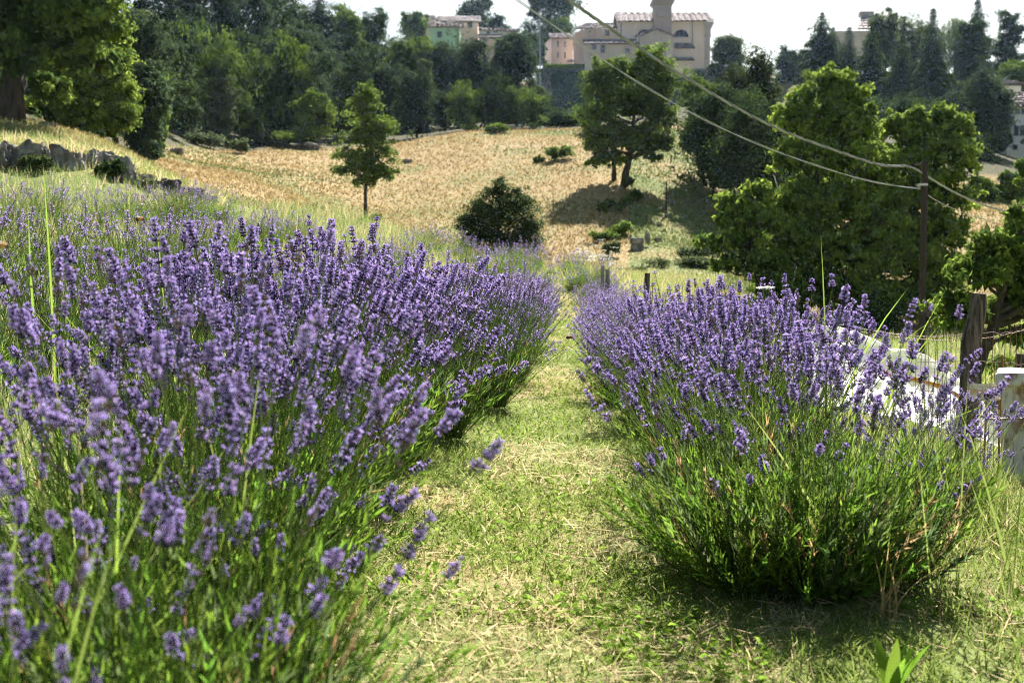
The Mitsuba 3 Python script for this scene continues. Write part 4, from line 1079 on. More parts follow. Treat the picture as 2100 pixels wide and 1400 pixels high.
def spike(seed, lod, faded=False):
    """One flower head of lavender, its foot at the origin, upright: whorls of dark calyces with open pale corollas."""
    rng = np.random.default_rng(seed)
    mb = MB()
    nwh, nca = ((7, 6), (5, 5), (4, 2))[lod]
    ln = 0.046 * rng.uniform(0.75, 1.2)
    zs = list(np.linspace(0.004, ln, nwh))
    if rng.random() < 0.7: zs.insert(0, -rng.uniform(0.014, 0.026))
    for wi, z in enumerate(zs):
        if len(zs) > 4 and rng.random() < 0.12: continue
        shrink = 1.0 - 0.45 * max(0, z / ln) ** 2
        a = rng.uniform(0, 6.28) + np.arange(nca) * 2 * np.pi / nca + rng.normal(0, 0.15, nca)
        out = np.stack([np.cos(a), np.sin(a), a * 0], -1)
        el = rng.uniform(0.5, 0.95, nca)[:, None]
        d = unit(out * np.cos(el) + np.array([0, 0, 1.0]) * np.sin(el))
        L = (0.0085 * shrink * rng.uniform(0.8, 1.2, nca))[:, None] * (1, 1.15, 1.5)[lod]
        base = np.array([0, 0, z]) + out * 0.0012
        tip = base + d * L
        s = unit(np.cross(d, [0, 0, 1.0])); n = np.cross(s, d)
        r = 0.0019 * (1, 1.3, 2.0)[lod]
        mid = base + d * L * 0.6
        ring = [mid + r * (math.cos(q) * s + math.sin(q) * n) for q in (0, 2.09, 4.19)]
        v = np.stack([base, *ring, tip], 1).reshape(-1, 3)
        i = np.arange(nca)[:, None] * 5
        f = [i + [0, 2, 1], i + [0, 3, 2], i + [0, 1, 3], i + [4, 1, 2], i + [4, 2, 3], i + [4, 3, 1]]
        if lod: f = f[3:]
        mb.add(v, np.vstack(f), np.repeat(jit((0.17, 0.14, 0.12) if faded else CALYX, nca, rng, 0.35, 0.15), 5, 0))
        op = rng.random(nca) < (0.12 if faded else 0.72 if wi else 0.5)
        if lod == 2: op[:] = rng.random(nca) < (0.15 if faded else 0.85)
        if op.any():
            m = int(op.sum())
            for q in ((0, 1, 2) if lod == 0 else (0, 1) if lod == 1 and wi % 2 else (0,)):
                pd = unit(d[op] * 0.8 + rng.normal(size=(m, 3)) * 0.75 + [0, 0, 0.15])
                mb.add(*leaves(tip[op] - d[op] * 0.0015, pd, unit(rng.normal(size=(m, 3)) + d[op]), (0.0068, 0.0088, 0.014)[lod] * rng.uniform(0.7, 1.2, m), (0.0052, 0.0068, 0.011)[lod],
                               jit(PETAL, m, rng, 0.25, 0.1)))
    mb.add(*tube([[0, 0, -0.03], [0, 0, ln]], 0.0011 if lod == 0 else 0.0014, 3, False), (0.10, 0.09, 0.10))
    return mb


SPIKES = {lod: [spike(60 + 10 * lod + k, lod, k == (6, 5, 5)[lod] - 1) for k in range((6, 5, 5)[lod])] for lod in (0, 1, 2)}
for lod, vs in SPIKES.items():
    for k, m in enumerate(vs):
        scene[f'spike_source_{lod}_{k}'] = {'type': 'shapegroup', 'flower': m.dict('m_petal')}


def frames(D, roll):
    """Rotation matrices (n, 3, 3) that carry +z to the directions D."""
    x = unit(np.cross(np.broadcast_to([0.0, 1.0, 0.02], D.shape), D)); y = np.cross(D, x)
    c, s = np.cos(roll)[:, None], np.sin(roll)[:, None]
    return np.stack([x * c + y * s, y * c - x * s, D], -1)


def bush_parts(seed, H, R, ns, nsh, front_bare=0.0, cut=0.0, leafL=0.040, lod=0, nsub=5, spread=0.4, lowf=0.16):
    """Stems, foliage and flower-head frames of one lavender plant, at the origin."""
    rng = np.random.default_rng(seed)
    amax = math.atan2(R, H * 0.72)
    sa, sr = rng.uniform(0, 6.28, nsub), np.sqrt(rng.random(nsub)) * R * spread
    SUB = np.stack([np.cos(sa) * sr, np.sin(sa) * sr, sa * 0], -1)
    SH = rng.uniform(0.82, 1.08, nsub)
    # flower stems
    a = amax * rng.random(ns) ** 0.55 * rng.uniform(0.85, 1.08, ns)
    az = rng.uniform(0, 2 * np.pi, ns)
    toward = -np.sin(az)                        # towards the camera side
    keep = rng.random(ns) > np.clip((a / amax) * 1.25 - 0.2, 0, 1) * np.clip(toward + 0.35, 0, 1) * front_bare
    keep &= ~((a / amax > 0.8) & (rng.random(ns) < cut))
    a, az = a[keep], az[keep]; ns = len(a)
    L = H * rng.uniform(0.84, 1.07, ns) * (1 - 0.10 * (a / amax) ** 2)
    L *= np.where(rng.random(ns) < 0.05, 1.1, 1.0)
    low = rng.random(ns) < lowf
    L = np.where(low, L * rng.uniform(0.5, 0.85, ns), L); a = np.where(low, np.maximum(a, amax * rng.uniform(0.7, 1.25, ns)), a)
    hor = np.stack([np.cos(az), np.sin(az), az * 0], -1)
    sc_ = rng.integers(nsub, size=ns)
    own = SUB[sc_]
    hor = unit(hor + own / R * 0.9)
    p0 = own + hor * (rng.random(ns) ** 0.5 * R * 0.12)[:, None]
    a = a * (1 - 0.45 * spread); L = L * SH[sc_]
    Z = np.array([0, 0, 1.0])
    d0 = unit(hor * np.sin(a * 0.9)[:, None] + Z * np.cos(a * 0.9)[:, None])
    d1 = unit(hor * np.sin(a * 1.15)[:, None] + Z * np.cos(a * 1.15)[:, None] + rng.normal(size=(ns, 3)) * 0.14)
    t = np.array([0, 0.4, 0.72, 1.0])[None, :, None]
    P = p0[:, None] + L[:, None, None] * (d0[:, None] * (t - 0.45 * t * t) + d1[:, None] * 0.45 * t * t)
    tipd = unit(P[:, 3] - P[:, 2] + rng.normal(size=(ns, 3)) * 0.03)
    stems = MB()
    v, f = tubes(P, np.broadcast_to([0.0014, 0.0012, 0.0011, 0.0009], (ns, 4)) * (1 if lod == 0 else 1.5), 3)
    stems.add(v, f, np.repeat(jit(STEMC, ns, rng, 0.25), 12, 0))
    heads = np.zeros((ns, 4, 4)); heads[:, 3, 3] = 1
    sc = rng.uniform(0.75, 1.3, ns) * 1.1
    heads[:, :3, :3] = frames(tipd, rng.uniform(0, 6.28, ns)) * sc[:, None, None]
    heads[:, :3, 3] = P[:, 3]
    # leafy shoots
    fol = MB()
    a = min(1.25, amax * 1.25) * rng.random(nsh) ** 0.6
    az = rng.uniform(0, 2 * np.pi, nsh)
    hor = np.stack([np.cos(az), np.sin(az), az * 0], -1)
    Ls = H * rng.uniform(0.3, 0.66, nsh) * (1 - 0.12 * a)
    sc_ = rng.integers(nsub, size=nsh)
    hor = unit(hor + SUB[sc_] / R * 0.6)
    p0 = SUB[sc_] + hor * (rng.random(nsh) ** 0.5 * R * 0.14)[:, None]
    Ls = Ls * SH[sc_]
    d = unit(hor * np.sin(a)[:, None] + Z * np.cos(a)[:, None] + rng.normal(size=(nsh, 3)) * 0.12)
    lift = unit(d + Z * 0.35)
    t = np.array([0, 0.5, 1.0])[None, :, None]
    P = p0[:, None] + Ls[:, None, None] * (d[:, None] * (t - 0.4 * t * t) + lift[:, None] * 0.4 * t * t)
    v, f = tubes(P, np.broadcast_to([0.002, 0.0017, 0.0008], (nsh, 3)), 3)
    tone = jit(LEAFC, nsh, rng, 0.32, 0.14)
    gq = rng.random(nsh)[:, None]
    tone = np.where(gq < 0.3, jit((0.11, 0.165, 0.06), nsh, rng, 0.25), tone)
    tone = np.where(gq > 0.94, jit((0.33, 0.24, 0.11), nsh, rng, 0.3), tone)
    fol.add(v, f, np.repeat(tone * 0.9, 9, 0))
    nn = 11 if lod == 0 else 7
    for k in range(nn):
        q = 0.22 + 0.78 * (k + rng.random(nsh)) / nn
        pos = p0 + Ls[:, None] * (d * (q - 0.4 * q * q)[:, None] + lift * (0.4 * q * q)[:, None])
        for sgn in (1, -1):
            sd = unit(np.cross(d, rng.normal(size=(nsh, 3))))
            ld = unit(d * rng.uniform(0.7, 1.3, (nsh, 1)) + sd * rng.uniform(0.35, 0.8, (nsh, 1)) + Z * 0.25)
            fol.add(*blades(pos, ld, Z * rng.uniform(-0.12, 0.2, (nsh, 1)), leafL * rng.uniform(0.6, 1.25, nsh), 0.0056 if lod == 0 else 0.007, tone * rng.uniform(0.75, 1.3, (nsh, 1)), 1 if lod else 2, rng=rng))
    # woody base with dead straw-coloured leaves
    nb = 26
    az = rng.uniform(0, 6.28, nb); a = rng.uniform(0.2, 1.3, nb)
    hor = np.stack([np.cos(az), np.sin(az), az * 0], -1)
    d = unit(hor * np.sin(a)[:, None] + Z * np.cos(a)[:, None])
    P = hor[:, None] * 0.02 + d[:, None] * np.array([0, 0.12, 0.26])[None, :, None] * H / 0.8
    v, f = tubes(P + rng.normal(size=P.shape) * 0.006, np.broadcast_to([0.008, 0.005, 0.003], (nb, 3)), 4)
    base = MB().add(v, f, (0.07, 0.05, 0.04))
    return dict(stems=stems, foliage=fol, base=base, heads=heads)


TEMPL = {}
for kind, args in {'a': (1, 0.80, 0.56, 290, 620, 0.25), 'b': (2, 0.78, 0.52, 360, 620, 0.35), 'c': (3, 0.82, 0.56, 290, 620, 0.25),
                   'bare': (14, 0.70, 0.57, 330, 1350, 1.3), 'front': (9, 0.80, 0.55, 170, 1000, 0.5), 'sparse': (10, 0.80, 0.55, 90, 1000, 0.4)}.items():
    TEMPL[kind] = bush_parts(*args, **({'nsub': 14, 'spread': 0.62} if kind == 'bare' else {'nsub': 8, 'spread': 0.55, 'lowf': 0.35} if kind in ('front', 'sparse') else {}))
for kind, args in {'m': (5, 0.76, 0.52, 420, 380, 0.1), 'n': (6, 0.72, 0.50, 400, 380, 0.2)}.items():
    TEMPL[kind] = bush_parts(*args, lod=1, leafL=0.055)
for kind, args in {'s': (7, 0.62, 0.48, 250, 300, 0.1), 't': (8, 0.60, 0.5, 150, 330, 0.2)}.items():
    TEMPL[kind] = bush_parts(*args, lod=2, leafL=0.065)
for kind, q in TEMPL.items():
    for part, mat in (('stems', 'm_grass'), ('foliage', 'm_grass'), ('base', 'm_plain')):
        scene[f'lavender_source_{kind}_{part}'] = {'type': 'shapegroup', 'piece': q[part].dict(mat)}


def merged(frs, lod, rng):
    """Flower heads under many frames as one mesh."""
    mb = MB()
    pick = rng.integers(len(SPIKES[lod]), size=len(frs))
    for k, m in enumerate(SPIKES[lod]):
        w = frs[pick == k]
        if len(w):
            v, f, c = m.arrays()
            vv = np.einsum('kij,nj->kni', w[:, :3, :3], v) + w[:, None, :3, 3]
            mb.add(vv.reshape(-1, 3), (f[None] + np.arange(len(w))[:, None, None] * len(v)).reshape(-1, 3), np.tile(c, (len(w), 1)))
    return mb


for kind in 'abmnst':
    lod = 0 if kind in 'ab' else 1 if kind in 'mn' else 2
    if lod:
        r_ = np.random.default_rng(5)
        hh_ = TEMPL[kind]['heads']
        scene[f'lavender_source_{kind}_heads'] = {'type': 'shapegroup', 'piece': merged(hh_, lod, r_).dict('m_petal')}
        scene[f'lavender_source_{kind}_heads_few'] = {'type': 'shapegroup', 'piece': merged(hh_[r_.random(len(hh_)) < 0.3], lod, r_).dict('m_petal')}


def inst(group, M): return {'type': 'instance', 'to_world': T(np.asarray(M, float)), 'group': {'type': 'ref', 'id': group}}


def lavender(label, x, y, kind, lod, seed, scale=1.0, single=0, group=None, turn=None, flowers=1.0):
    rng = np.random.default_rng(seed)
    key = fresh('lavender_bush')
    q = TEMPL[kind]
    a = rng.uniform(-0.5, 0.5) if turn is None else turn
    s = scale
    M = np.eye(4)
    M[:3, :3] = np.array([[math.cos(a), -math.sin(a), 0], [math.sin(a), math.cos(a), 0], [0, 0, 1]]) * s
    M[:3, 3] = [x, y, float(gz(x, y)) - 0.01]
    scene[key + '__foliage'] = inst(f'lavender_source_{kind}_foliage', M)
    scene[key + '__stems'] = inst(f'lavender_source_{kind}_stems', M)
    scene[key + '__woody_base'] = inst(f'lavender_source_{kind}_base', M)
    h = M @ q['heads']
    order = np.argsort(np.linalg.norm(h[:, :3, 3] - CAM, axis=1))
    for j in order[:single]:
        scene[fresh(key + '__flower_head')] = inst(f'spike_source_{lod}_{rng.integers(len(SPIKES[lod]))}', h[j])
    rest = h[order[single:]]
    if not single:
        scene[key + '__flower_heads'] = inst(f'lavender_source_{kind}_heads' + ('_few' if flowers < 0.9 else ''), M)
        tag(key + '__flower_heads', kind='stuff')
    elif len(rest):
        merged(rest, lod, rng).put(key + '__flower_heads', 'm_petal')
        tag(key + '__flower_heads', kind='stuff')
    tag(key, label, 'lavender', group)
    return key


ORD = ['first', 'second', 'third', 'fourth', 'fifth', 'sixth', 'seventh', 'eighth', 'ninth', 'tenth', 'eleventh', 'twelfth', 'thirteenth', 'fourteenth', 'fifteenth', 'sixteenth', 'seventeenth', 'eighteenth', 'nineteenth', 'twentieth']
rng = np.random.default_rng(31)
LEFT = [(-0.62, 1.28, 'sparse', 0.58), (-0.62, 1.78, 'front', 0.74), (-0.72, 2.35, 'a', 0.82), (-0.74, 2.95, 'c', 0.94), (-0.77, 3.7, 'b', 1.0), (-0.74, 4.4, 'a', 1.0), (-0.68, 5.15, 'b', 0.98), (-0.60, 5.9, 'm', 1.0), (-0.52, 6.7, 'n', 1.0),
        (-0.44, 7.5, 'm', 1.0), (-0.37, 8.3, 'n', 1.0), (-0.26, 9.1, 'm', 0.98), (-0.15, 10.0, 'n', 0.96), (-0.06, 10.9, 's', 1.1), (0.0, 11.9, 's', 1.05), (0.02, 13.0, 's', 1.0), (0.06, 14.2, 't', 1.05), (0.1, 15.4, 's', 1.0), (0.16, 16.8, 't', 1.0)]
for k, (x, y, kind, s) in enumerate(LEFT):
    lod = 0 if kind in 'abc' or kind in ('front', 'sparse') else 1 if kind in 'mn' else 2
    lab = 'big blurred lavender bush nearest the camera at the lower left' if k == 0 else f'{ORD[k]} lavender bush from the camera in the row left of the mown path'
    lavender(lab, x + (0.11 if y > 7 else 0.05 if y > 5 else 0), y, kind, lod, 1000 + k, s * (1.1 if y < 6 else 1.06 if y < 9 else 0.92), 300 if lod == 0 else 0, 'lavender row left of the path')
RIGHTROW = [(0.84, 3.42, 'bare', 0.98), (1.47, 4.1, 'c', 0.53), (0.86, 4.25, 'b', 0.96), (0.88, 5.05, 'a', 0.95), (0.93, 5.85, 'm', 0.97), (0.97, 6.65, 'n', 1.0), (1.0, 7.5, 'm', 0.98), (1.02, 8.35, 'n', 1.0), (1.04, 9.3, 'm', 0.95),
            (1.08, 10.3, 's', 1.1), (1.13, 11.4, 's', 1.05), (1.18, 12.6, 't', 1.05), (1.24, 13.9, 's', 1.0), (1.3, 15.2, 't', 1.0), (1.38, 16.7, 's', 1.0)]
for k, (x, y, kind, s) in enumerate(RIGHTROW):
    lod = 0 if kind in 'abc' or kind == 'bare' else 1 if kind in 'mn' else 2
    lab = 'nearest lavender bush on the right, mostly bare green foliage in front' if k == 0 else f'{ORD[k]} lavender bush from the camera in the row right of the mown path'
    lavender(lab, x - (0.10 if y > 7 else 0), y, kind, lod, 1100 + k, s * (0.9 if y > 8 else 1), 300 if lod == 0 else 0, 'lavender row right of the path', turn=0 if k == 0 else None)
# the rows further left on the rising field
for r, (xr, y0, y1, st, name) in enumerate([(-2.35, 4.6, 17, 0.95, 'second'), (-3.9, 6.0, 18, 1.0, 'third'), (-5.5, 8.0, 18.5, 1.15, 'fourth')]):
    for j, y in enumerate(np.arange(y0, y1, st)):
        near = y < 8.5 and r == 0
        lavender(f'{ORD[j]} plant from the near end of the {name} lavender row on the left field', xr + 0.05 * y + rng.normal() * 0.08, y + rng.normal() * 0.1, ('n' if near else ('s', 't')[int(rng.random() < 0.5 + 0.15 * r)]), 1 if near else 2,
                 1300 + 40 * r + j, rng.uniform(0.82, 1.05), 0, f'{name} lavender row on the left field', flowers=0.5)
# plants scattered at the far end of the rows
for j, (px, py, d, s) in enumerate([(965, 545, 20, 0.95), (1000, 560, 18.5, 1.0), (1060, 560, 20.5, 1.1), (1090, 565, 19, 1.05), (940, 530, 23, 1.0), (1030, 535, 24, 1.0), (1085, 545, 24, 1.1), (1195, 575, 20, 1.1), (1225, 580, 18.5, 1.0), (1170, 565, 23, 0.9), (880, 520, 22, 1.0)]):
    p = on(px, py + 25, d)
    lavender(f'faded pale lavender clump at the far end of the rows, {ORD[j]} from the left of those' if False else ['faded lavender clump left below the oak bush', 'faded lavender clump on the green gap below the oak bush', 'faded lavender clump right at the foot of the oak bush', 'faded lavender clump beside the far end of the path, left side',
              'lavender tuft before the left side of the oak bush', 'lavender tuft hidden close under the oak bush', 'tall faded lavender tuft where the path ends, left side', 'faded lavender clump right of the far end of the path', 'faded lavender clump beside the two old stone posts',
              'small lavender tuft right where the path ends', 'lone lavender tuft in the grass left of the oak bush'][j], p[0], p[1], 'st'[j % 2], 2, 1500 + j, s, 0, 'faded lavender at the far end of the rows', flowers=0.7)

# ------------------------------------------------------------------ grass
def scatter(n, x0, x1, y0, y1, rng): return rng.uniform(x0, x1, n), rng.uniform(y0, y1, n)


def grass(key, label, x, y, L, Wd, C, rng, lean=0.5, bend=0.4, seg=2, mat='m_grass', cat=None, flatl=None):
    n = len(x)
    P = np.stack([x, y, gz(x, y) - 0.004], -1)
    D = unit(rng.normal(size=(n, 3)) * [lean, lean, 0] + [0, 0, 1])
    if flatl is not None:
        a = rng.uniform(0, 6.28, n); D = unit(np.stack([np.cos(a), np.sin(a), rng.normal(0.08, 0.12, n)], -1)); P[:, 2] += rng.uniform(0.006, flatl, n)
    B = np.stack([D[:, 0], D[:, 1], -0.35 * np.ones(n)], -1) * bend * rng.random((n, 1)) if flatl is None else rng.normal(size=(n, 3)) * [0.15, 0.15, 0.05]
    MB().add(*blades(P, D, B, L, Wd, C, seg, rng=rng)).put(key, mat)
    tag(key, label, 'grass', kind='stuff')


GRASS_A, GRASS_B, STRAW = np.array((0.115, 0.19, 0.032)), np.array((0.26, 0.32, 0.085)), np.array((0.46, 0.39, 0.22))


def mixcol(n, rng, dry, a=GRASS_A, b=GRASS_B):
    t = rng.random((n, 1))
    c = a * (1 - t) + b * t
    s = (rng.random(n) < dry)[:, None]
    return np.where(s, STRAW * rng.uniform(0.7, 1.25, (n, 1)), c) * rng.uniform(0.8, 1.2, (n, 1))


rng = np.random.default_rng(41)
# short grass of the mown path: number of blades falls off with distance
n = 112000
y = 1.6 + (26 - 1.6) * rng.random(n) ** 2.1
x = -0.1 + 0.037 * y + rng.uniform(-0.95, 0.95, n)
k = rng.random(n) < 0.35; x[k] = rng.uniform(-1.2, 2.6, k.sum()); y[k] = rng.uniform(1.7, 5.5, k.sum())
pat = meshkit.fbm(np.stack([x * 2.3, y * 1.6, x * 0], -1), 3, 3)
dry = sstep(0.5, 0.64, pat) * 0.7 + 0.08
keep = rng.random(n) > sstep(0.52, 0.68, pat) * 0.4
x, y, dry = x[keep], y[keep], dry[keep]; n = len(x)
big = 1 + 0.10 * np.maximum(0, y - 3)
grass('short_grass', 'short mown grass of the path between the lavender rows', x, y, rng.uniform(0.022, 0.075, n) * np.where(x > 1.3, 1.7, 1.0), 0.0042 * big * rng.uniform(0.7, 1.3, n), mixcol(n, rng, dry * 0.7), rng, 0.7, 0.7)
n = 26000
y = 1.7 + 16 * rng.random(n) ** 2.0
x = -0.1 + 0.037 * y + rng.normal(0, 0.5, n)
k = rng.random(n) < 0.2; x[k] = rng.uniform(0.2, 2.2, k.sum()); y[k] = rng.uniform(1.8, 3.2, k.sum())
pat = meshkit.fbm(np.stack([x * 2.3, y * 1.6, x * 0], -1), 3, 3)
k = rng.random(n) < 0.03 + 0.42 * sstep(0.49, 0.62, pat); x, y = x[k], y[k]; n = len(x)
grass('cut_straw', 'dry cut straw lying in patches on the mown path', x, y, rng.uniform(0.025, 0.09, n) * (1 + 0.04 * y), 0.0019 * (1 + 0.12 * np.maximum(0, y - 3)), jit((0.56, 0.47, 0.28), n, rng, 0.3, 0.06), rng, flatl=0.045)
# broad-leaved weeds in the lawn
n = 16000
y = 1.7 + 9 * rng.random(n) ** 2; x = -0.1 + 0.037 * y + rng.normal(0, 0.55, n)
k = rng.random(n) < 0.4; x[k] = rng.uniform(0, 2.4, k.sum()); y[k] = rng.uniform(1.7, 3.0, k.sum())
k = meshkit.fbm(np.stack([x * 3, y * 3, x * 0], -1), 2, 9) > 0.5; x, y = x[k], y[k]; n = len(x)
P = np.stack([x, y, gz(x, y) + rng.uniform(0.005, 0.04, n)], -1)
N = unit(rng.normal(size=(n, 3)) * 0.45 + [0, 0, 1]); D = unit(np.cross(N, rng.normal(size=(n, 3))))
MB().add(*leaves(P, D, N, rng.uniform(0.014, 0.03, n), rng.uniform(0.010, 0.02, n), jit((0.16, 0.27, 0.035), n, rng, 0.3))).put('clover', 'm_grass')
tag('clover', 'clover and small broad leaves in the short grass of the path', 'ground cover', kind='stuff')
# wild grass between and behind the lavender, tall blades arching out
n = 1500
y = 1.3 + 11 * rng.random(n) ** 1.3; side = rng.random(n) < 0.6
x = np.where(side, -0.85 + 0.06 * y + rng.normal(0, 0.38, n), 0.9 + 0.02 * y + rng.normal(0, 0.32, n))
k = (x < -0.62 + 0.05 * y) | (x > 0.62 + 0.02 * y); k &= ~((y < 2.9) & (x > 0)) ; x, y = x[k], y[k]; n = len(x)
grass('wild_grass', 'wild grass blades growing up through the lavender rows', x, y, rng.uniform(0.3, 0.74, n), 0.0055 * rng.uniform(0.7, 1.5, n), mixcol(n, rng, 0.02) * 1.1, rng, 0.3, 0.35, seg=4)
# tall grass of the left field
n = 54000
q = rng.random(n)
y = 3.2 + (27 - 3.2) * q ** 0.8; x = rng.uniform(-0.47, 0.0, n) * y
xr = -0.95 + 0.05 * y
k = (x < xr - 0.55) & (np.hypot(x, y) < 27); k |= (y > 13) & (x < xr - 0.4)
x, y = x[k], y[k]; n = len(x)
grass('field_grass', 'tall half dry grass of the left field between the lavender plants', x, y, rng.uniform(0.14, 0.42, n) * (0.8 + 0.5 * meshkit.fbm(np.stack([x, y, x * 0], -1), 2, 5)) * np.where((y > 14) & (x < -0.2 * y), 0.5, 1.0), 0.0045 * (0.8 + 0.05 * y), mixcol(n, rng, 0.28, np.array((0.11, 0.19, 0.045)), np.array((0.24, 0.30, 0.10))), rng, 0.25, 0.35, 2)
# grass tips hanging over the rock edge
n = 9000
px_ = rng.uniform(-60, 460, n); dd_ = np.interp(px_, [-60, 0, 150, 300, 460], [19.2, 19.4, 20.0, 21.2, 22.4]) + rng.normal(0.25, 0.3, n)
x = (px_ - 1050) / F * dd_; y = dd_
P = np.stack([x, y, gz(x, y) + 0.02], -1)
D = unit(rng.normal(size=(n, 3)) * [0.4, 0.3, 0.2] + [0, -0.55, 0.75]); Bn = np.stack([rng.normal(0, 0.1, n), -rng.random(n) * 0.4, -rng.random(n) * 0.8], -1)
MB().add(*blades(P, D, Bn, rng.uniform(0.15, 0.4, n), 0.012, mixcol(n, rng, 0.55), 3, rng=rng)).put('overhanging_grass', 'm_grass')
tag('overhanging_grass', 'half dry grass hanging over the edge of the rocky bank', 'grass', kind='stuff')
# grass to the right of the right row, round the fence and on the bank behind it
n = 34000
y = 2.2 + 26 * rng.random(n) ** 1.4; x = 1.25 + 0.03 * y + rng.random(n) * (0.5 + 0.42 * y)
keep = (y > 3.2) | (x > 1.5); x, y = x[keep], y[keep]; n = len(x)
x = np.concatenate([x, rng.uniform(1.05, 2.5, 9000)]); y = np.concatenate([y, rng.uniform(2.2, 4.8, 9000)]); n = len(x)
grass('bank_grass', 'green grass on the bank along the old fence', x, y, rng.uniform(0.05, 0.22, n) * np.where(y > 8, 1.4, np.where(y < 3.6, 0.6, 1)), 0.004 * (0.8 + 0.07 * y), mixcol(n, rng, 0.15), rng, 0.4, 0.4, 2)
# far end of the rows, up to the oak bush
n = 26000
y = rng.uniform(13, 31, n); x = rng.uniform(-0.12, 0.16, n) * y + 0.3
k = np.abs(x - (-0.1 + 0.037 * y)) > np.where(y < 20, 0.45, 0.1); x, y = x[k], y[k]; n = len(x)
grass('rough_grass', 'rough yellowing grass at the far end of the lavender rows', x, y, rng.uniform(0.10, 0.34, n), 0.009, mixcol(n, rng, 0.4), rng, 0.3, 0.35, 2)
# tufts of the dry meadow and the hillside
n = 150000
r = np.exp(rng.uniform(np.log(25), np.log(84), n)); th = rng.uniform(-0.46, 0.44, n)
x, y = r * np.sin(th), r * np.cos(th)
dry, wd = masks(x, y)
k = (rng.random(n) < 1 - 0.9 * wd); x, y, r, dry = x[k], y[k], r[k], dry[k]; n = len(x)
f1 = meshkit.fbm(np.stack([x * 0.45, y * 0.45, x * 0], -1), 4, 4); f2 = meshkit.fbm(np.stack([x * 0.12, y * 0.3, x * 0 + 3], -1), 3, 6)
dd = dry + (f1 - 0.5) * 0.9 + (f2 - 0.5) * 1.1
C = np.where((rng.random(n) < sstep(0.3, 0.75, dd))[:, None], np.array((0.27, 0.21, 0.095)), np.array((0.13, 0.16, 0.05))) * rng.uniform(0.85, 1.15, (n, 1))
C = C * (1 + 0.35 * (f2 - 0.5))[:, None]
track = (pxof(x, y) > 1250) & (r > 30) & (r < 38) & (pxof(x, y) < 1480)
grass('meadow_grass', 'dry yellow meadow grass with green patches on the slope', x, y, rng.uniform(0.04, 0.17, n) * (0.5 + f1) * np.where(track, 0.4, 1), 0.0011 * r * rng.uniform(0.6, 1.4, n) + 0.008, C, rng, 0.5, 0.5, 1, mat='m_hay')

# single tall grasses that stand out
def tallgrass(label, px, py, ptop, d, nb, seed, col=(0.22, 0.33, 0.05), w=0.008, lean=0.0, name='tall_grass'):
    rng = np.random.default_rng(seed)
    b = on(px, py, d); key = fresh(name)
    h = at(px, ptop, d)[2] - b[2]
    D = unit(np.stack([rng.normal(lean, 0.14, nb), rng.normal(0, 0.14, nb), np.ones(nb)], -1))
    B = np.stack([rng.normal(lean, 0.25, nb), rng.normal(0, 0.2, nb), -np.abs(rng.normal(0, 0.15, nb))], -1)
    B[0] *= 0.2; D[0] = unit(np.array([lean, 0, 1.0]))
    L = h * rng.uniform(0.6, 0.95, nb); L[0] = h
    mb = MB()
    for j in range(nb):
        o = rng.normal(size=3) * [0.012, 0.012, 0]
        mb.add(*blades((b + o)[None], D[j:j + 1], B[j:j + 1], L[j:j + 1], w * rng.uniform(0.7, 1.2), jit(col, 1, rng, 0.2), 6, side=rng.normal(size=(1, 3)) * 0.35 + [0, 1, 0]))
    mb.put(key, 'm_grass'); tag(key, label, 'grass')


tallgrass('clump of tall reed like grass rising above the right lavender bushes', 1690, 800, 470, 4.6, 9, 1, w=0.011)
tallgrass('tall grass blades leaning right above the right lavender bushes', 1745, 830, 560, 4.4, 5, 2, w=0.010, lean=0.3)
tallgrass('thin tall grass blades left of the reed like clump', 1610, 800, 590, 4.8, 4, 3, w=0.008)
tallgrass('single tall bright grass shoot at the left edge above the lavender', 117, 560, 325, 3.6, 3, 4, w=0.009)
tallgrass('thin dry grass stem standing before the left rock face', 598, 600, 300, 6.0, 2, 5, (0.4, 0.33, 0.16), 0.005)
tallgrass('group of tall grass blades behind the left lavender mass', 350, 560, 420, 3.9, 6, 6, w=0.008)
key = fresh('plantain')
b = on(1828, 1345, 2.42); r_ = np.random.default_rng(7); mb = MB()
for j in range(7):
    az, tl, ln, wd = r_.uniform(0, 6.28), r_.uniform(0.12, 0.55), r_.uniform(0.09, 0.155), r_.uniform(0.018, 0.028)
    if j == 0: az, tl, ln, wd = 0.3, 0.08, 0.13, 0.026
    o = np.array([math.cos(az), math.sin(az), 0]); s_ = np.array([-o[1], o[0], 0.0])
    if j < 3: s_ = unit(np.array([1.0, 0.3 * j - 0.3, 0.1]))
    t = np.linspace(0, 1, 9)[:, None]
    mid = b + o * tl * ln * (t * 0.6 + t * t * 0.7) + np.array([0, 0, 1.0]) * ln * (t - 0.18 * tl * t * t)
    w = wd * np.sin(np.pi * np.clip(t, 0, 1) ** 0.8) ** 0.8 * 0.5 + 0.0012
    nn_ = np.array([0, -0.004, 0]) * np.sin(np.pi * t)
    v = np.stack([mid - s_ * w, mid + nn_, mid + s_ * w], 1).reshape(-1, 3)
    q = np.arange(8)[:, None] * 3
    mb.add(v, np.vstack([q + [0, 1, 4], q + [0, 4, 3], q + [1, 2, 5], q + [1, 5, 4]]), jit((0.15, 0.28, 0.03), 1, r_, 0.15)[0])
mb.put(key, 'm_grass', True); tag(key, 'broad upright bright green leaves of a plantain in the grass at the lower right', 'plant')
tallgrass('long bright grass blades at the lower left among the lavender', 205, 1100, 860, 1.7, 6, 8, w=0.008)
tallgrass('dry bent grass tuft hanging in the right lavender bush', 1815, 1190, 1060, 2.95, 8, 9, (0.5, 0.36, 0.17), 0.005, 0.1)

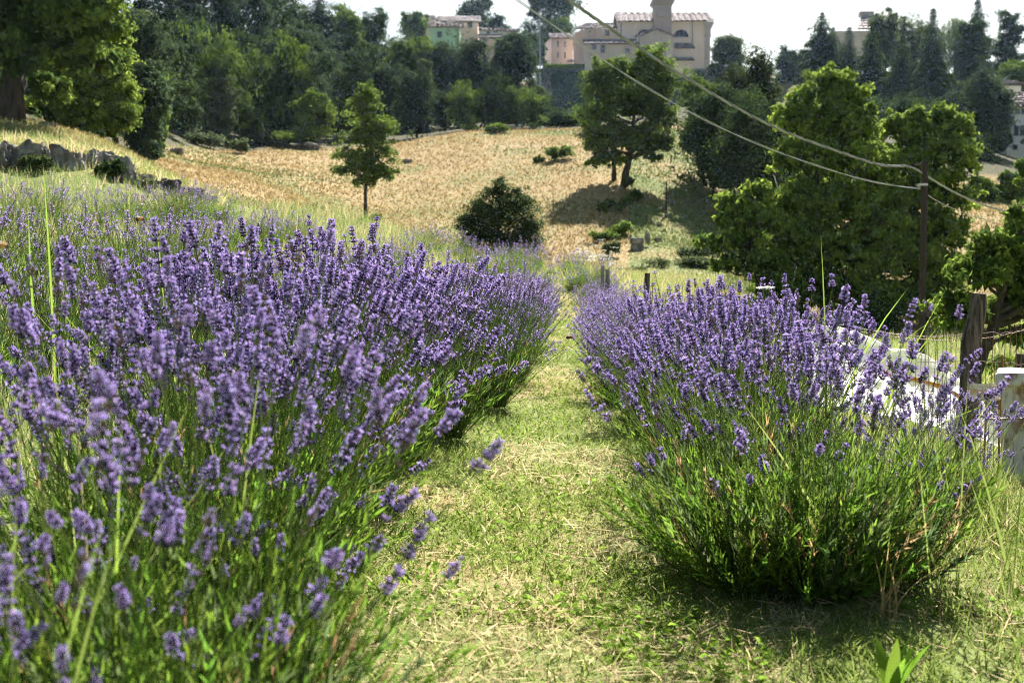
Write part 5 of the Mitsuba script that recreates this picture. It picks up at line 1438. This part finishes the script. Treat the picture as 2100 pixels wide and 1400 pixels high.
# ------------------------------------------------------------------ rocks on the left bank, stones on the ridge
ROCKS = [('pale cracked rock face at the left picture edge', 14, 338, 19.0, 26, 32), ('mossy rock hump with dry weeds beside the leftmost rock face', 68, 345, 19.2, 36, 32), ('narrow upright grey rock', 108, 348, 19.4, 14, 28),
         ('broad smooth grey rock slab of the bank', 146, 352, 19.6, 26, 28), ('slim rock pillar right of the broad slab', 184, 356, 19.8, 10, 26), ('dark overhung rock with ivy in shadow', 222, 358, 20.4, 28, 30),
         ('striped grey rock block at the right end of the bank', 264, 372, 20.0, 24, 30), ('small brown rock right of the striped block', 306, 378, 20.8, 17, 13), ('weathered rock with a grassy top further right', 358, 394, 21.0, 22, 17),
         ('dark flat rock edge sloping into the meadow', 398, 398, 21.8, 28, 9), ('small dark rock where the bank ends', 440, 412, 22.2, 14, 7), ('rock pile at the foot of the tall old tree', 20, 268, 25.6, 18, 14),
         ('flat brown rock behind the grassy bank', 85, 262, 27.0, 22, 9), ('grey rock on the bank above the broad slab', 60, 276, 25.4, 13, 8), ('dark boulder at the upper left corner of the meadow', 362, 312, 49, 11, 7),
         ('dark small boulder in the middle of the dry meadow', 835, 331, 55, 8, 4), ('pale rock under the wood edge', 400, 302, 58, 16, 9), ('grey rocks below the sunlit yellow green tree', 625, 306, 61, 24, 11),
         ('white stone heap at the top of the meadow in the shade', 1038, 261, 66, 14, 4)]
for k, (lab, px, py, d, rx, ry) in enumerate(ROCKS):
    key = fresh('rock')
    s = d / F
    v, f = lump([rx * s * 1.25, max(rx, ry) * s * 0.7, ry * s * (1.45 if d < 24 else 1.1)], 200 + k, 4 if rx * ry > 300 else 3, 0.5, 2.3, 0.45)
    p = at(px, py, d); gzz = float(gz(p[0], p[1]))
    if d < 24: p[1] -= 0.45; p[2] -= 0.03
    scene[key] = mikit.ply((v + [p[0], p[1], p[2]], f), 'm_rock', smooth=35)
    tag(key, lab, 'rock')
STONES = [('flat brown stone slab lying on top of the stone stack', 1306, 494, 36.6, 15, 7), ('dark block under the flat brown slab', 1307, 510, 36.6, 14, 10), ('upright dark stone beside the brown stack', 1328, 488, 37.2, 5.5, 12),
          ('small dark stone right of the upright one', 1349, 492, 37.5, 7, 5), ('stone post half way up the shaded ridge', 1361, 426, 43, 3.4, 9), ('round dark stone on the ridge edge', 1367, 443, 42, 5, 5), ('stone higher on the ridge', 1369, 406, 45, 4.5, 4),
          ('small stone on the ridge above the stack', 1352, 462, 40, 5, 4), ('mossy stone at the shade edge', 1378, 415, 44.5, 7, 6), ('dark stump at the upper end of the ridge fence', 1390, 322, 57, 7, 9), ('small stones at the upper ridge end', 1372, 345, 53, 12, 4)]
for k, (lab, px, py, d, rx, ry) in enumerate(STONES):
    key = fresh('stone'); s = d / F
    v, f = lump([rx * s, rx * s * 0.9, ry * s], 300 + k, 3, 0.14, 1.4, 0.6)
    p = at(px, py, d)
    scene[key] = mikit.ply((v + p, f), 'm_rock', smooth=35); tag(key, lab, 'stone')


def stake(label, px, py, ptop, d, r, lean, name='stake', mat='m_oldwood', sides=8):
    key = fresh(name)
    b = on(px, py, d); t = at(px + lean, ptop, d)
    pts = np.array([b - [0, 0, 0.15], b * 0.5 + t * 0.5, t])
    v, f = tube(pts, [r * 1.05, r, r * 0.9], sides)
    scene[key] = mikit.ply((v, f), mat); tag(key, label, 'post')


stake('dark leaning stake sticking up behind the right lavender row', 1318, 602, 560, 9.5, 0.024, 10)
stake('left one of the two old stone posts by the far rows', 1236, 590, 545, 16, 0.028, 0, 'stone_post', 'm_rock')
stake('right and taller one of the two old stone posts by the far rows', 1246, 592, 552, 15.6, 0.032, 0, 'stone_post', 'm_rock')
stake('thin stick standing by the green track', 1322, 570, 548, 32, 0.02, 2)
stake('thin stick right of the other stick by the green track', 1278, 572, 555, 31.5, 0.02, 1)
for k, (px, py, pt, d) in enumerate([(1376, 338, 318, 54), (1384, 330, 309, 55.5), (1400, 318, 300, 57), (1413, 312, 297, 58), (1366, 420, 372, 44)]):
    stake(['first thin fence stick of the ridge end from the left', 'second thin fence stick of the ridge end', 'third thin fence stick of the ridge end', 'last thin fence stick before the dark bushes', 'thin rod rising beside the stones of the ridge'][k], px, py, pt, d, 0.03, 1, 'stick', 'm_bark', 5)

# white umbels by the ridge foot
rng = np.random.default_rng(61)
mb = MB()
for k in range(55):
    px = rng.uniform(1175, 1262); py = 528 + rng.normal(0, 9) + (1220 - px) * 0.06 if rng.random() < .7 else rng.uniform(500, 525)
    p = on(px, 540, rng.uniform(29, 36)); h = rng.uniform(0.25, 0.6)
    mb.add(*blades(p[None], np.array([[0, 0, 1.0]]), rng.normal(size=(1, 3)) * 0.1, np.array([h]), 0.02, np.array([[0.15, 0.22, 0.06]]), 1, rng=rng))
    m = 10
    mb.add(*leaves(p + [0, 0, h] + rng.normal(size=(m, 3)) * [0.05, 0.05, 0.012], unit(rng.normal(size=(m, 3)) * [1, 1, 0.2]), unit(rng.normal(size=(m, 3)) * 0.2 + [0, 0, 1]), 0.05, 0.04, jit((0.45, 0.48, 0.42), m, rng, 0.15)))
mb.put('white_wildflowers', 'm_leaf'); tag('white_wildflowers', 'pale white flowering weeds at the foot of the ridge', 'wildflowers', kind='stuff')

# one yarrow in the right lavender
key = fresh('yarrow')
b = on(1555, 800, 4.7); t = at(1566, 596, 4.7)
MB().add(*tube([b, (b + t) / 2 + [0.01, 0, 0], t], [0.003, 0.0025, 0.002], 5), (0.16, 0.24, 0.06)).put(key + '__stem', 'm_grass')
mb = MB()
for (dx, dz, r, m) in [(-0.006, 0.014, 0.022, 60), (0.026, 0.013, 0.015, 36), (0.012, 0.010, 0.012, 24)]:
    c = t + [dx, 0, dz]
    mb.add(*tube([t, t * 0.5 + c * 0.5 + [0, 0, -0.002], c], 0.0012, 4), (0.2, 0.28, 0.1))
    P = c + np.stack([rng.normal(0, r * 0.55, m), rng.normal(0, r * 0.55, m), rng.normal(0, 0.0016, m)], -1)
    mb.add(*leaves(P, unit(rng.normal(size=(m, 3)) * [1, 1, 0.15]), unit(rng.normal(size=(m, 3)) * 0.2 + [0, 0, 1]), 0.009, 0.008, jit((0.75, 0.77, 0.68), m, rng, 0.08)))
mb.put(key + '__flower', 'm_leaf'); tag(key, 'white flat topped yarrow flower standing in the right lavender row', 'flower')

# bees on the blossoms
for lab, px, py, d, col in [('orange brown bee on the lavender at the upper left', 288, 450, 2.55, (0.55, 0.25, 0.08)), ('small dark red bee on the lavender right of the path', 1169, 692, 6.2, (0.35, 0.05, 0.02)), ('bee at the left picture edge on a flower head', 6, 505, 1.75, (0.55, 0.3, 0.1))]:
    key = fresh('bee'); c = at(px, py, d); s = 1.0 if d < 4 else 1.8
    mb = MB()
    for q, (o, r, cc) in enumerate([((-0.006, 0, 0), (0.006, 0.0045, 0.0045), (0.06, 0.04, 0.03)), ((0.0, 0, 0.001), (0.005, 0.0048, 0.0048), col), ((0.006, 0, 0.0), (0.003, 0.003, 0.003), (0.05, 0.04, 0.03))]):
        v, f = lump(np.array(r) * s, 5 + q, 2, 0.06); mb.add(v + c + np.array(o) * s, f, cc)
    mb.put(key + '__body', 'm_plain', 60)
    wv, wf, wc = leaves(np.repeat((c + np.array([0, 0, 0.004]) * s)[None], 2, 0), unit(np.array([[-0.6, 0.7, 0.4], [-0.6, -0.7, 0.4]])), unit(np.array([[0, 0.2, 1.0], [0, -0.2, 1.0]])), 0.012 * s, 0.005 * s, np.full((2, 3), 0.45))
    MB().add(wv, wf, wc).put(key + '__wings', 'm_leaf')
    tag(key, lab, 'bee')

# ------------------------------------------------------------------ metal pole and its cables
D = 17.0
key = fresh('cable_pole')
b, t = on(1889, 745, D), at(1897, 331, D)
MB().mesh(trimesh.Trimesh(*tube([b - [0, 0, 0.3], b, t], 0.046, 14), process=False), (0.04, 0.03, 0.027)).put(key + '__post', 'm_plain', 40)
q = t - [0, 0, 0.04]
MB().mesh(box(q[0] - 0.15, q[0] - 0.04, q[1] - 0.012, q[1] + 0.012, q[2] - 0.012, q[2] + 0.012), (0.1, 0.08, 0.08)).put(key + '__bracket', 'm_plain')
q = at(1893, 379, D)
MB().mesh(box(q[0] - 0.075, q[0] + 0.052, q[1] - 0.055, q[1] + 0.055, q[2] - 0.015, q[2] + 0.015), (0.45, 0.45, 0.46)).mesh(box(q[0] - 0.075, q[0] - 0.045, q[1] - 0.02, q[1] + 0.02, q[2] - 0.07, q[2] - 0.014), (0.25, 0.25, 0.26)).put(key + '__clamp', 'm_metal')
tag(key, 'dark brown metal pole carrying two cables in front of the leafy trees', 'pole')


def curve3(pts, n):
    """A smooth line through (px, py, distance) points."""
    p = np.array([at(*q) for q in pts]); s = np.concatenate([[0], np.cumsum(np.linalg.norm(np.diff(p, axis=0), axis=1))])
    from scipy.interpolate import CubicSpline
    return CubicSpline(s, p)(np.linspace(0, s[-1], n)), s[-1]


def twisted(key, pts, r, strands, turns_per_m, n, cols, bsdf='m_plain', sides=6, rs=None):
    c, ln = curve3(pts, n)
    t = unit(np.gradient(c, axis=0)); a = unit(np.cross(t, [0, 0, 1.0])); b2 = np.cross(t, a)
    u = np.linspace(0, ln, n) * turns_per_m * 2 * np.pi
    mb = MB()
    for k in range(strands):
        ph = u + k * 2 * np.pi / strands
        mb.add(*tube(c + r * (np.cos(ph)[:, None] * a + np.sin(ph)[:, None] * b2), rs or r * 0.95, sides), cols[k % len(cols)])
    return mb.put(key, bsdf, 50)


key = fresh('twisted_cable')
twisted(key, [(900, -180, 8.4), (1165, 0, 10.2), (1300, 92, 11.2), (1450, 186, 12.4), (1600, 266, 13.9), (1740, 318, 15.4), (1840, 341, 16.6), (1876, 346, 16.93), (1896, 358, 17.0)], 0.0085, 3, 2.0, 620, [(0.25, 0.26, 0.28), (0.16, 0.17, 0.19), (0.30, 0.31, 0.33)])
tag(key, 'thick twisted grey cable hanging from the pole up out of the frame top', 'cable')
key = fresh('twisted_cable')
twisted(key, [(1897, 358, 17.0), (1940, 385, 17.7), (2010, 418, 18.9), (2085, 438, 20.4), (2200, 446, 23)], 0.0085, 3, 2.3, 220, [(0.32, 0.33, 0.35), (0.26, 0.27, 0.29)])
tag(key, 'twisted cable running on from the pole to the right edge', 'cable')
key = fresh('thin_cable')
twisted(key, [(950, -70, 8.6), (1060, 0, 9.6), (1220, 112, 11.0), (1400, 222, 12.7), (1560, 298, 14.3), (1720, 354, 15.7), (1830, 380, 16.7), (1886, 387, 16.98)], 0.0065, 2, 0.35, 300, [(0.4, 0.41, 0.43)], rs=0.004)
tag(key, 'pair of thin pale wires hanging below the thick twisted cable', 'cable')
key = fresh('thin_cable')
MB().add(*tube(curve3([(1899, 398, 17.0), (1925, 414, 17.8), (1975, 436, 19.2), (2050, 460, 21.5)], 30)[0], 0.006, 5), (0.3, 0.3, 0.31)).put(key, 'm_plain')
tag(key, 'thin wire sloping down from the pole into the leaves on the right', 'cable')
key = fresh('guy_wire')
MB().add(*tube([at(1586, 356, 40), at(1601, 405, 40)], 0.02, 5), (0.5, 0.5, 0.52)).put(key, 'm_plain')
tag(key, 'short pale rod against the dark trees left of the leafy group', 'wire')

# ------------------------------------------------------------------ old fence, tarp, net, white box
D = 5.8
key = fresh('fence_post')
px = [(1972, 1010), (1981, 880), (1988, 790), (1990, 720), (1999, 665), (2009, 603)]
pts = np.array([at(x, y, D) for x, y in px])
n = 40
from scipy.interpolate import CubicSpline
cs = CubicSpline(np.linspace(0, 1, len(pts)), pts)(np.linspace(0, 1, n))
v, f = tube(cs, np.interp(np.linspace(0, 1, n), [0, 0.45, 0.7, 0.9, 1], [0.052, 0.044, 0.041, 0.038, 0.034]), 22)
nz = meshkit.fbm(v * [26, 26, 5], 3, 3) - 0.5
cen = np.vstack([np.repeat(cs, 22, 0), cs[:1], cs[-1:]])
v = v + (v - cen) * nz[:, None] * 0.9
v[-1] += [0.0, 0, 0.006]
scene[key] = mikit.ply((v, f), 'm_oldwood', smooth=45)
tag(key, 'weathered leaning wooden fence post with a hollowed side on the right', 'post')


def barbed(label, pts, r=0.0016, step=0.11, col=(0.16, 0.10, 0.07)):
    key = fresh('barbed_wire')
    n = 260
    twisted(key, pts, r, 2, 14, n, [col, (0.22, 0.16, 0.12)], 'm_metal', 4, r * 0.8)
    c, ln = curve3(pts, max(3, int(ln_of(pts) / step)))
    mb = MB()
    rng = np.random.default_rng(len(pts) * 7)
    for q in c:
        for s in (1, -1):
            d3 = unit(rng.normal(size=3)); mb.add(*tube([q - d3 * 0.011, q + d3 * 0.011], 0.0013, 3), col)
    mb.put(key + '__barbs', 'm_metal'); tag(key + '__barbs', kind='stuff')
    tag(key, label, 'barbed wire')


def ln_of(pts): return curve3(pts, 4)[1]


barbed('upper barbed wire sagging left of the fence post to the leafy group', [(1700, 668, 8.6), (1775, 682, 7.6), (1850, 692, 6.8), (1920, 697, 6.3), (1960, 696, 6.0), (1984, 688, 5.80), (1996, 687, 5.76)])
barbed('upper barbed wire rising from the fence post to the right edge', [(1996, 690, 5.76), (2030, 692, 5.5), (2065, 685, 5.3), (2110, 674, 5.0), (2180, 655, 4.6)])
barbed('thick lower barbed wire from the fence post across the white box', [(1985, 845, 5.75), (2015, 854, 5.4), (2045, 858, 5.0), (2080, 857, 4.75), (2130, 856, 4.6)], 0.003, 0.06, (0.08, 0.07, 0.07))
barbed('faint second barbed wire behind the upper one on the left', [(1690, 660, 9.6), (1780, 676, 8.8), (1850, 686, 8.2), (1930, 690, 7.6), (2010, 672, 7.0)], 0.0018, 0.15)
key = fresh('wire_mesh')
mb, mh = MB(), MB()
def fx(t): return at(1880 + 300 * t, 690, 6.6 - 1.7 * t)
for t in np.arange(0, 1.0, 0.03):
    p = fx(t); tw = rng.normal(0, 0.006)
    g = float(gz(p[0], p[1])); zt = at(1050, 684 - 22 * t, p[1])[2]
    mb.add(*tube([[p[0] + tw, p[1], g - 0.02], [p[0], p[1], (g + zt) / 2], [p[0] - tw, p[1], zt]], 0.0017, 4), jit((0.14, 0.085, 0.06), 1, rng, 0.3)[0])
for hgt in (0.97, 0.78, 0.55, 0.32, 0.1):
    P = []
    for t in np.linspace(0, 1, 24):
        p = fx(t); g = float(gz(p[0], p[1])); zt = at(1050, 684 - 22 * t, p[1])[2]
        P.append([p[0], p[1] - 0.004, g + (zt - g) * hgt + rng.normal() * 0.004])
    mh.add(*tube(P, 0.0017, 4), (0.2, 0.15, 0.12))
mb.put(key + '__upright_wires', 'm_metal'); tag(key + '__upright_wires', kind='stuff')
mh.put(key + '__level_wires', 'm_metal'); tag(key + '__level_wires', kind='stuff')
for px_, top in ((2050, 728), (2063, 770), (2020, 800)):
    k = fresh(key + '__rusty_rod')
    p = at(px_, 800, 5.55); MB().add(*tube([[p[0], p[1], float(gz(p[0], p[1]))], [p[0] + 0.01, p[1], at(px_, top, 5.55)[2]]], 0.005, 6), (0.2, 0.08, 0.04)).put(k, 'm_metal')
tag(key, 'rusty wire mesh fence with thin upright wires beside the leaning post', 'fence')
stake('dark distant post behind the wire fence near the white box', 2093, 790, 725, 8.5, 0.04, 0, 'fence_post')

# white tarp heap with orange edged net behind the fence
D = 7.4
key = fresh('tarp_heap')
n, m = 90, 46
top = [(1640, 690), (1668, 668), (1710, 664), (1760, 682), (1800, 700), (1823, 716), (1850, 716), (1890, 726), (1925, 744), (1950, 764), (1975, 790), (2000, 815), (2030, 842), (2052, 862), (2075, 900)]
u = np.linspace(0, 1, n)
tx = np.interp(u, np.linspace(0, 1, len(top)), [q[0] for q in top]); tz = np.interp(u, np.linspace(0, 1, len(top)), [q[1] for q in top])
V = []
for j in range(m):
    a = 0.56 * j / (m - 1)              # 0 front foot, 0.5 crest
    for i in range(n):
        p = at(tx[i], tz[i], D - 1.0 * u[i])
        w = 0.24 * (1 - 0.4 * u[i])
        g = float(gz(p[0], p[1]))
        y = p[1] + (a - 0.5) * 2 * w
        z = g + 0.22 + max(p[2] - g - 0.22, 0.04) * math.sin(math.pi * a) ** 0.75
        V.append([p[0], y, z])
V = np.array(V)
nz = meshkit.fbm(V * [9, 5, 9], 4, 12) - 0.5
ridge = np.abs(meshkit.fbm(V * [7, 7, 4] + 9, 4, 14) - 0.5)
V += np.stack([nz * 0.03, nz * 0.10 - ridge * 0.26, nz * 0.03], -1)
i, j = np.meshgrid(np.arange(n - 1), np.arange(m - 1))
qd = np.stack([j * n + i, j * n + i + 1, (j + 1) * n + i + 1, (j + 1) * n + i], -1).reshape(-1, 4)
MB().add(V, qd, (0.92, 0.92, 0.91)).put(key + '__cloth', 'm_tarp', True)
G = V.reshape(m, n, 3)
def drape(row0, slope, r0, i0, i1, col, name, r=0.012):
    P = []
    for ii in range(i0, i1):
        jj = np.clip(row0 + slope * (ii - i0), 0, m - 1.01); a = int(jj); w_ = jj - a
        P.append(G[a, ii] * (1 - w_) + G[a + 1, ii] * w_ + [0, -0.004, 0.006])
    P = np.array(P)
    up_ = np.array([0, -0.25, 0.97]) * r
    v = np.stack([P - up_, P + up_, P + up_ + [0, 0.004, 0], P - up_ + [0, 0.004, 0]], 1).reshape(-1, 3)
    k = len(P); ii = np.arange(k - 1)[:, None] * 4
    f = np.vstack([ii + [0, 4, 5], ii + [0, 5, 1], ii + [1, 5, 6], ii + [1, 6, 2], ii + [3, 2, 6], ii + [3, 6, 7]])
    kk = fresh(key + '__' + name); MB().add(v, f, col).put(kk, 'm_plain'); return kk
tag(drape(13, 0.02, 0, 24, 68, (0.72, 0.30, 0.03), 'orange_band'), 'orange woven band across the white net')
net = MB()
for row in np.arange(5, 14, 0.9):
    P = np.array([G[int(row), ii] * (1 - row % 1) + G[int(row) + 1, ii] * (row % 1) + [0, -0.006, 0.005] for ii in range(22, 72)])
    net.add(*tube(P, 0.0014, 3), (0.62, 0.6, 0.57))
for ii in range(22, 72, 2):
    P = np.array([G[int(row), ii] + [0, -0.006, 0.005] for row in range(5, 15)])
    net.add(*tube(P, 0.0014, 3), (0.62, 0.6, 0.57))
net.put(key + '__netting', 'm_plain'); tag(key + '__netting', kind='stuff')
tag(key, 'bright white tarp and netting heaped behind the wire fence', 'tarp')

D = 5.6
key = fresh('warning_net')
mb = MB()
a0 = np.array([at(1986 + q * 66, 783 + 4 * math.sin(q * 3), D - 0.25 * q) for q in np.linspace(0, 1, 34)])
hh = 34 / F * D
band = lambda z0, z1: np.stack([a0 + [0, 0, -z0 * hh], a0 + [0, 0, -z1 * hh], a0 + [0, 0.004, -z1 * hh], a0 + [0, 0.004, -z0 * hh]], 1).reshape(-1, 3)
ii = np.arange(33)[:, None] * 4
bf = np.vstack([ii + [0, 1, 5], ii + [0, 5, 4], ii + [3, 7, 6], ii + [3, 6, 2], ii + [0, 4, 7], ii + [0, 7, 3], ii + [1, 2, 6], ii + [1, 6, 5]])
for z in (0.0, 0.18, 0.33, 0.62, 0.8, 0.95):
    mb.add(band(z, z + 0.05), bf, (0.68, 0.62, 0.55))
for q in range(0, 34):
    p = a0[q]; mb.mesh(box(p[0] - 0.0022, p[0] + 0.0022, p[1] - 0.003, p[1] - 0.0005, p[2] - hh, p[2]), (0.68, 0.63, 0.57))
mb.put(key + '__mesh', 'm_plain')
MB().add(band(0.40, 0.60) + [0, -0.004, 0], bf, (0.80, 0.36, 0.02)).put(key + '__orange_band', 'm_plain')
tag(key, 'strip of slotted plastic net with an orange middle band right of the leaning post', 'net')

D = 5.1
key = fresh('wooden_box')
s = D / F
x0, z1 = mx(2058, D), mz(790, D)
xr = mx(2230, D)
zg = float(gz(x0, D)) - 0.03
b = box(mx(2046, D), xr, D - 0.03, D + 0.32, mz(790, D) + 0.001, mz(764, D), 0.006)
def rough(mesh, amp, seed, sub=3):
    for _ in range(sub): mesh = mesh.subdivide()
    v = mesh.vertices + mesh.vertex_normals * (meshkit.fbm(mesh.vertices * 30, 3, seed)[:, None] - 0.5) * amp
    return trimesh.Trimesh(v, mesh.faces, process=False)
scene[key + '__top_board'] = mikit.ply(rough(b, 0.012, 1), 'm_paintwood', smooth=30)
scene[key + '__corner_post'] = mikit.ply(rough(box(x0, mx(2082, D), D, D + 0.05, zg, z1, 0.004), 0.005, 2), 'm_paintwood', smooth=30)
scene[key + '__side_panel'] = mikit.ply(rough(box(mx(2083, D), xr - 0.02, D + 0.015, D + 0.03, zg, z1, 0.002), 0.004, 3), 'm_paintwood', smooth=30)
scene[key + '__left_panel'] = mikit.ply(box(x0 + 0.005, x0 + 0.02, D + 0.052, D + 0.28, zg, z1), 'm_paintwood')
scene[key + '__rear_panel'] = mikit.ply(box(x0 + 0.005, xr - 0.02, D + 0.282, D + 0.3, zg, z1), 'm_paintwood')
_R = T().translate([x0, D, 0]).rotate([0, 0, 1], -24.0).translate([-x0, -D, 0])
for _k in [q for q in scene if q.startswith(key + '__')]:
    scene[_k]['to_world'] = _R
tag(key, 'old white painted wooden box with a peeling thick top board at the right edge', 'box')

# ------------------------------------------------------------------ close the haze round everything
_zmin, _zmax = float(GZ.min()), float(max(GZ.max(), at(1050, -340, 27)[2], at(1350, -60, 200)[2]))
_zmin, _zmax = _zmin - 1.0, _zmax + 1.0
scene['haze']['to_world'] = T().translate([0, 0, (_zmin + _zmax) / 2]).scale([462, 462, (_zmax - _zmin) / 2])
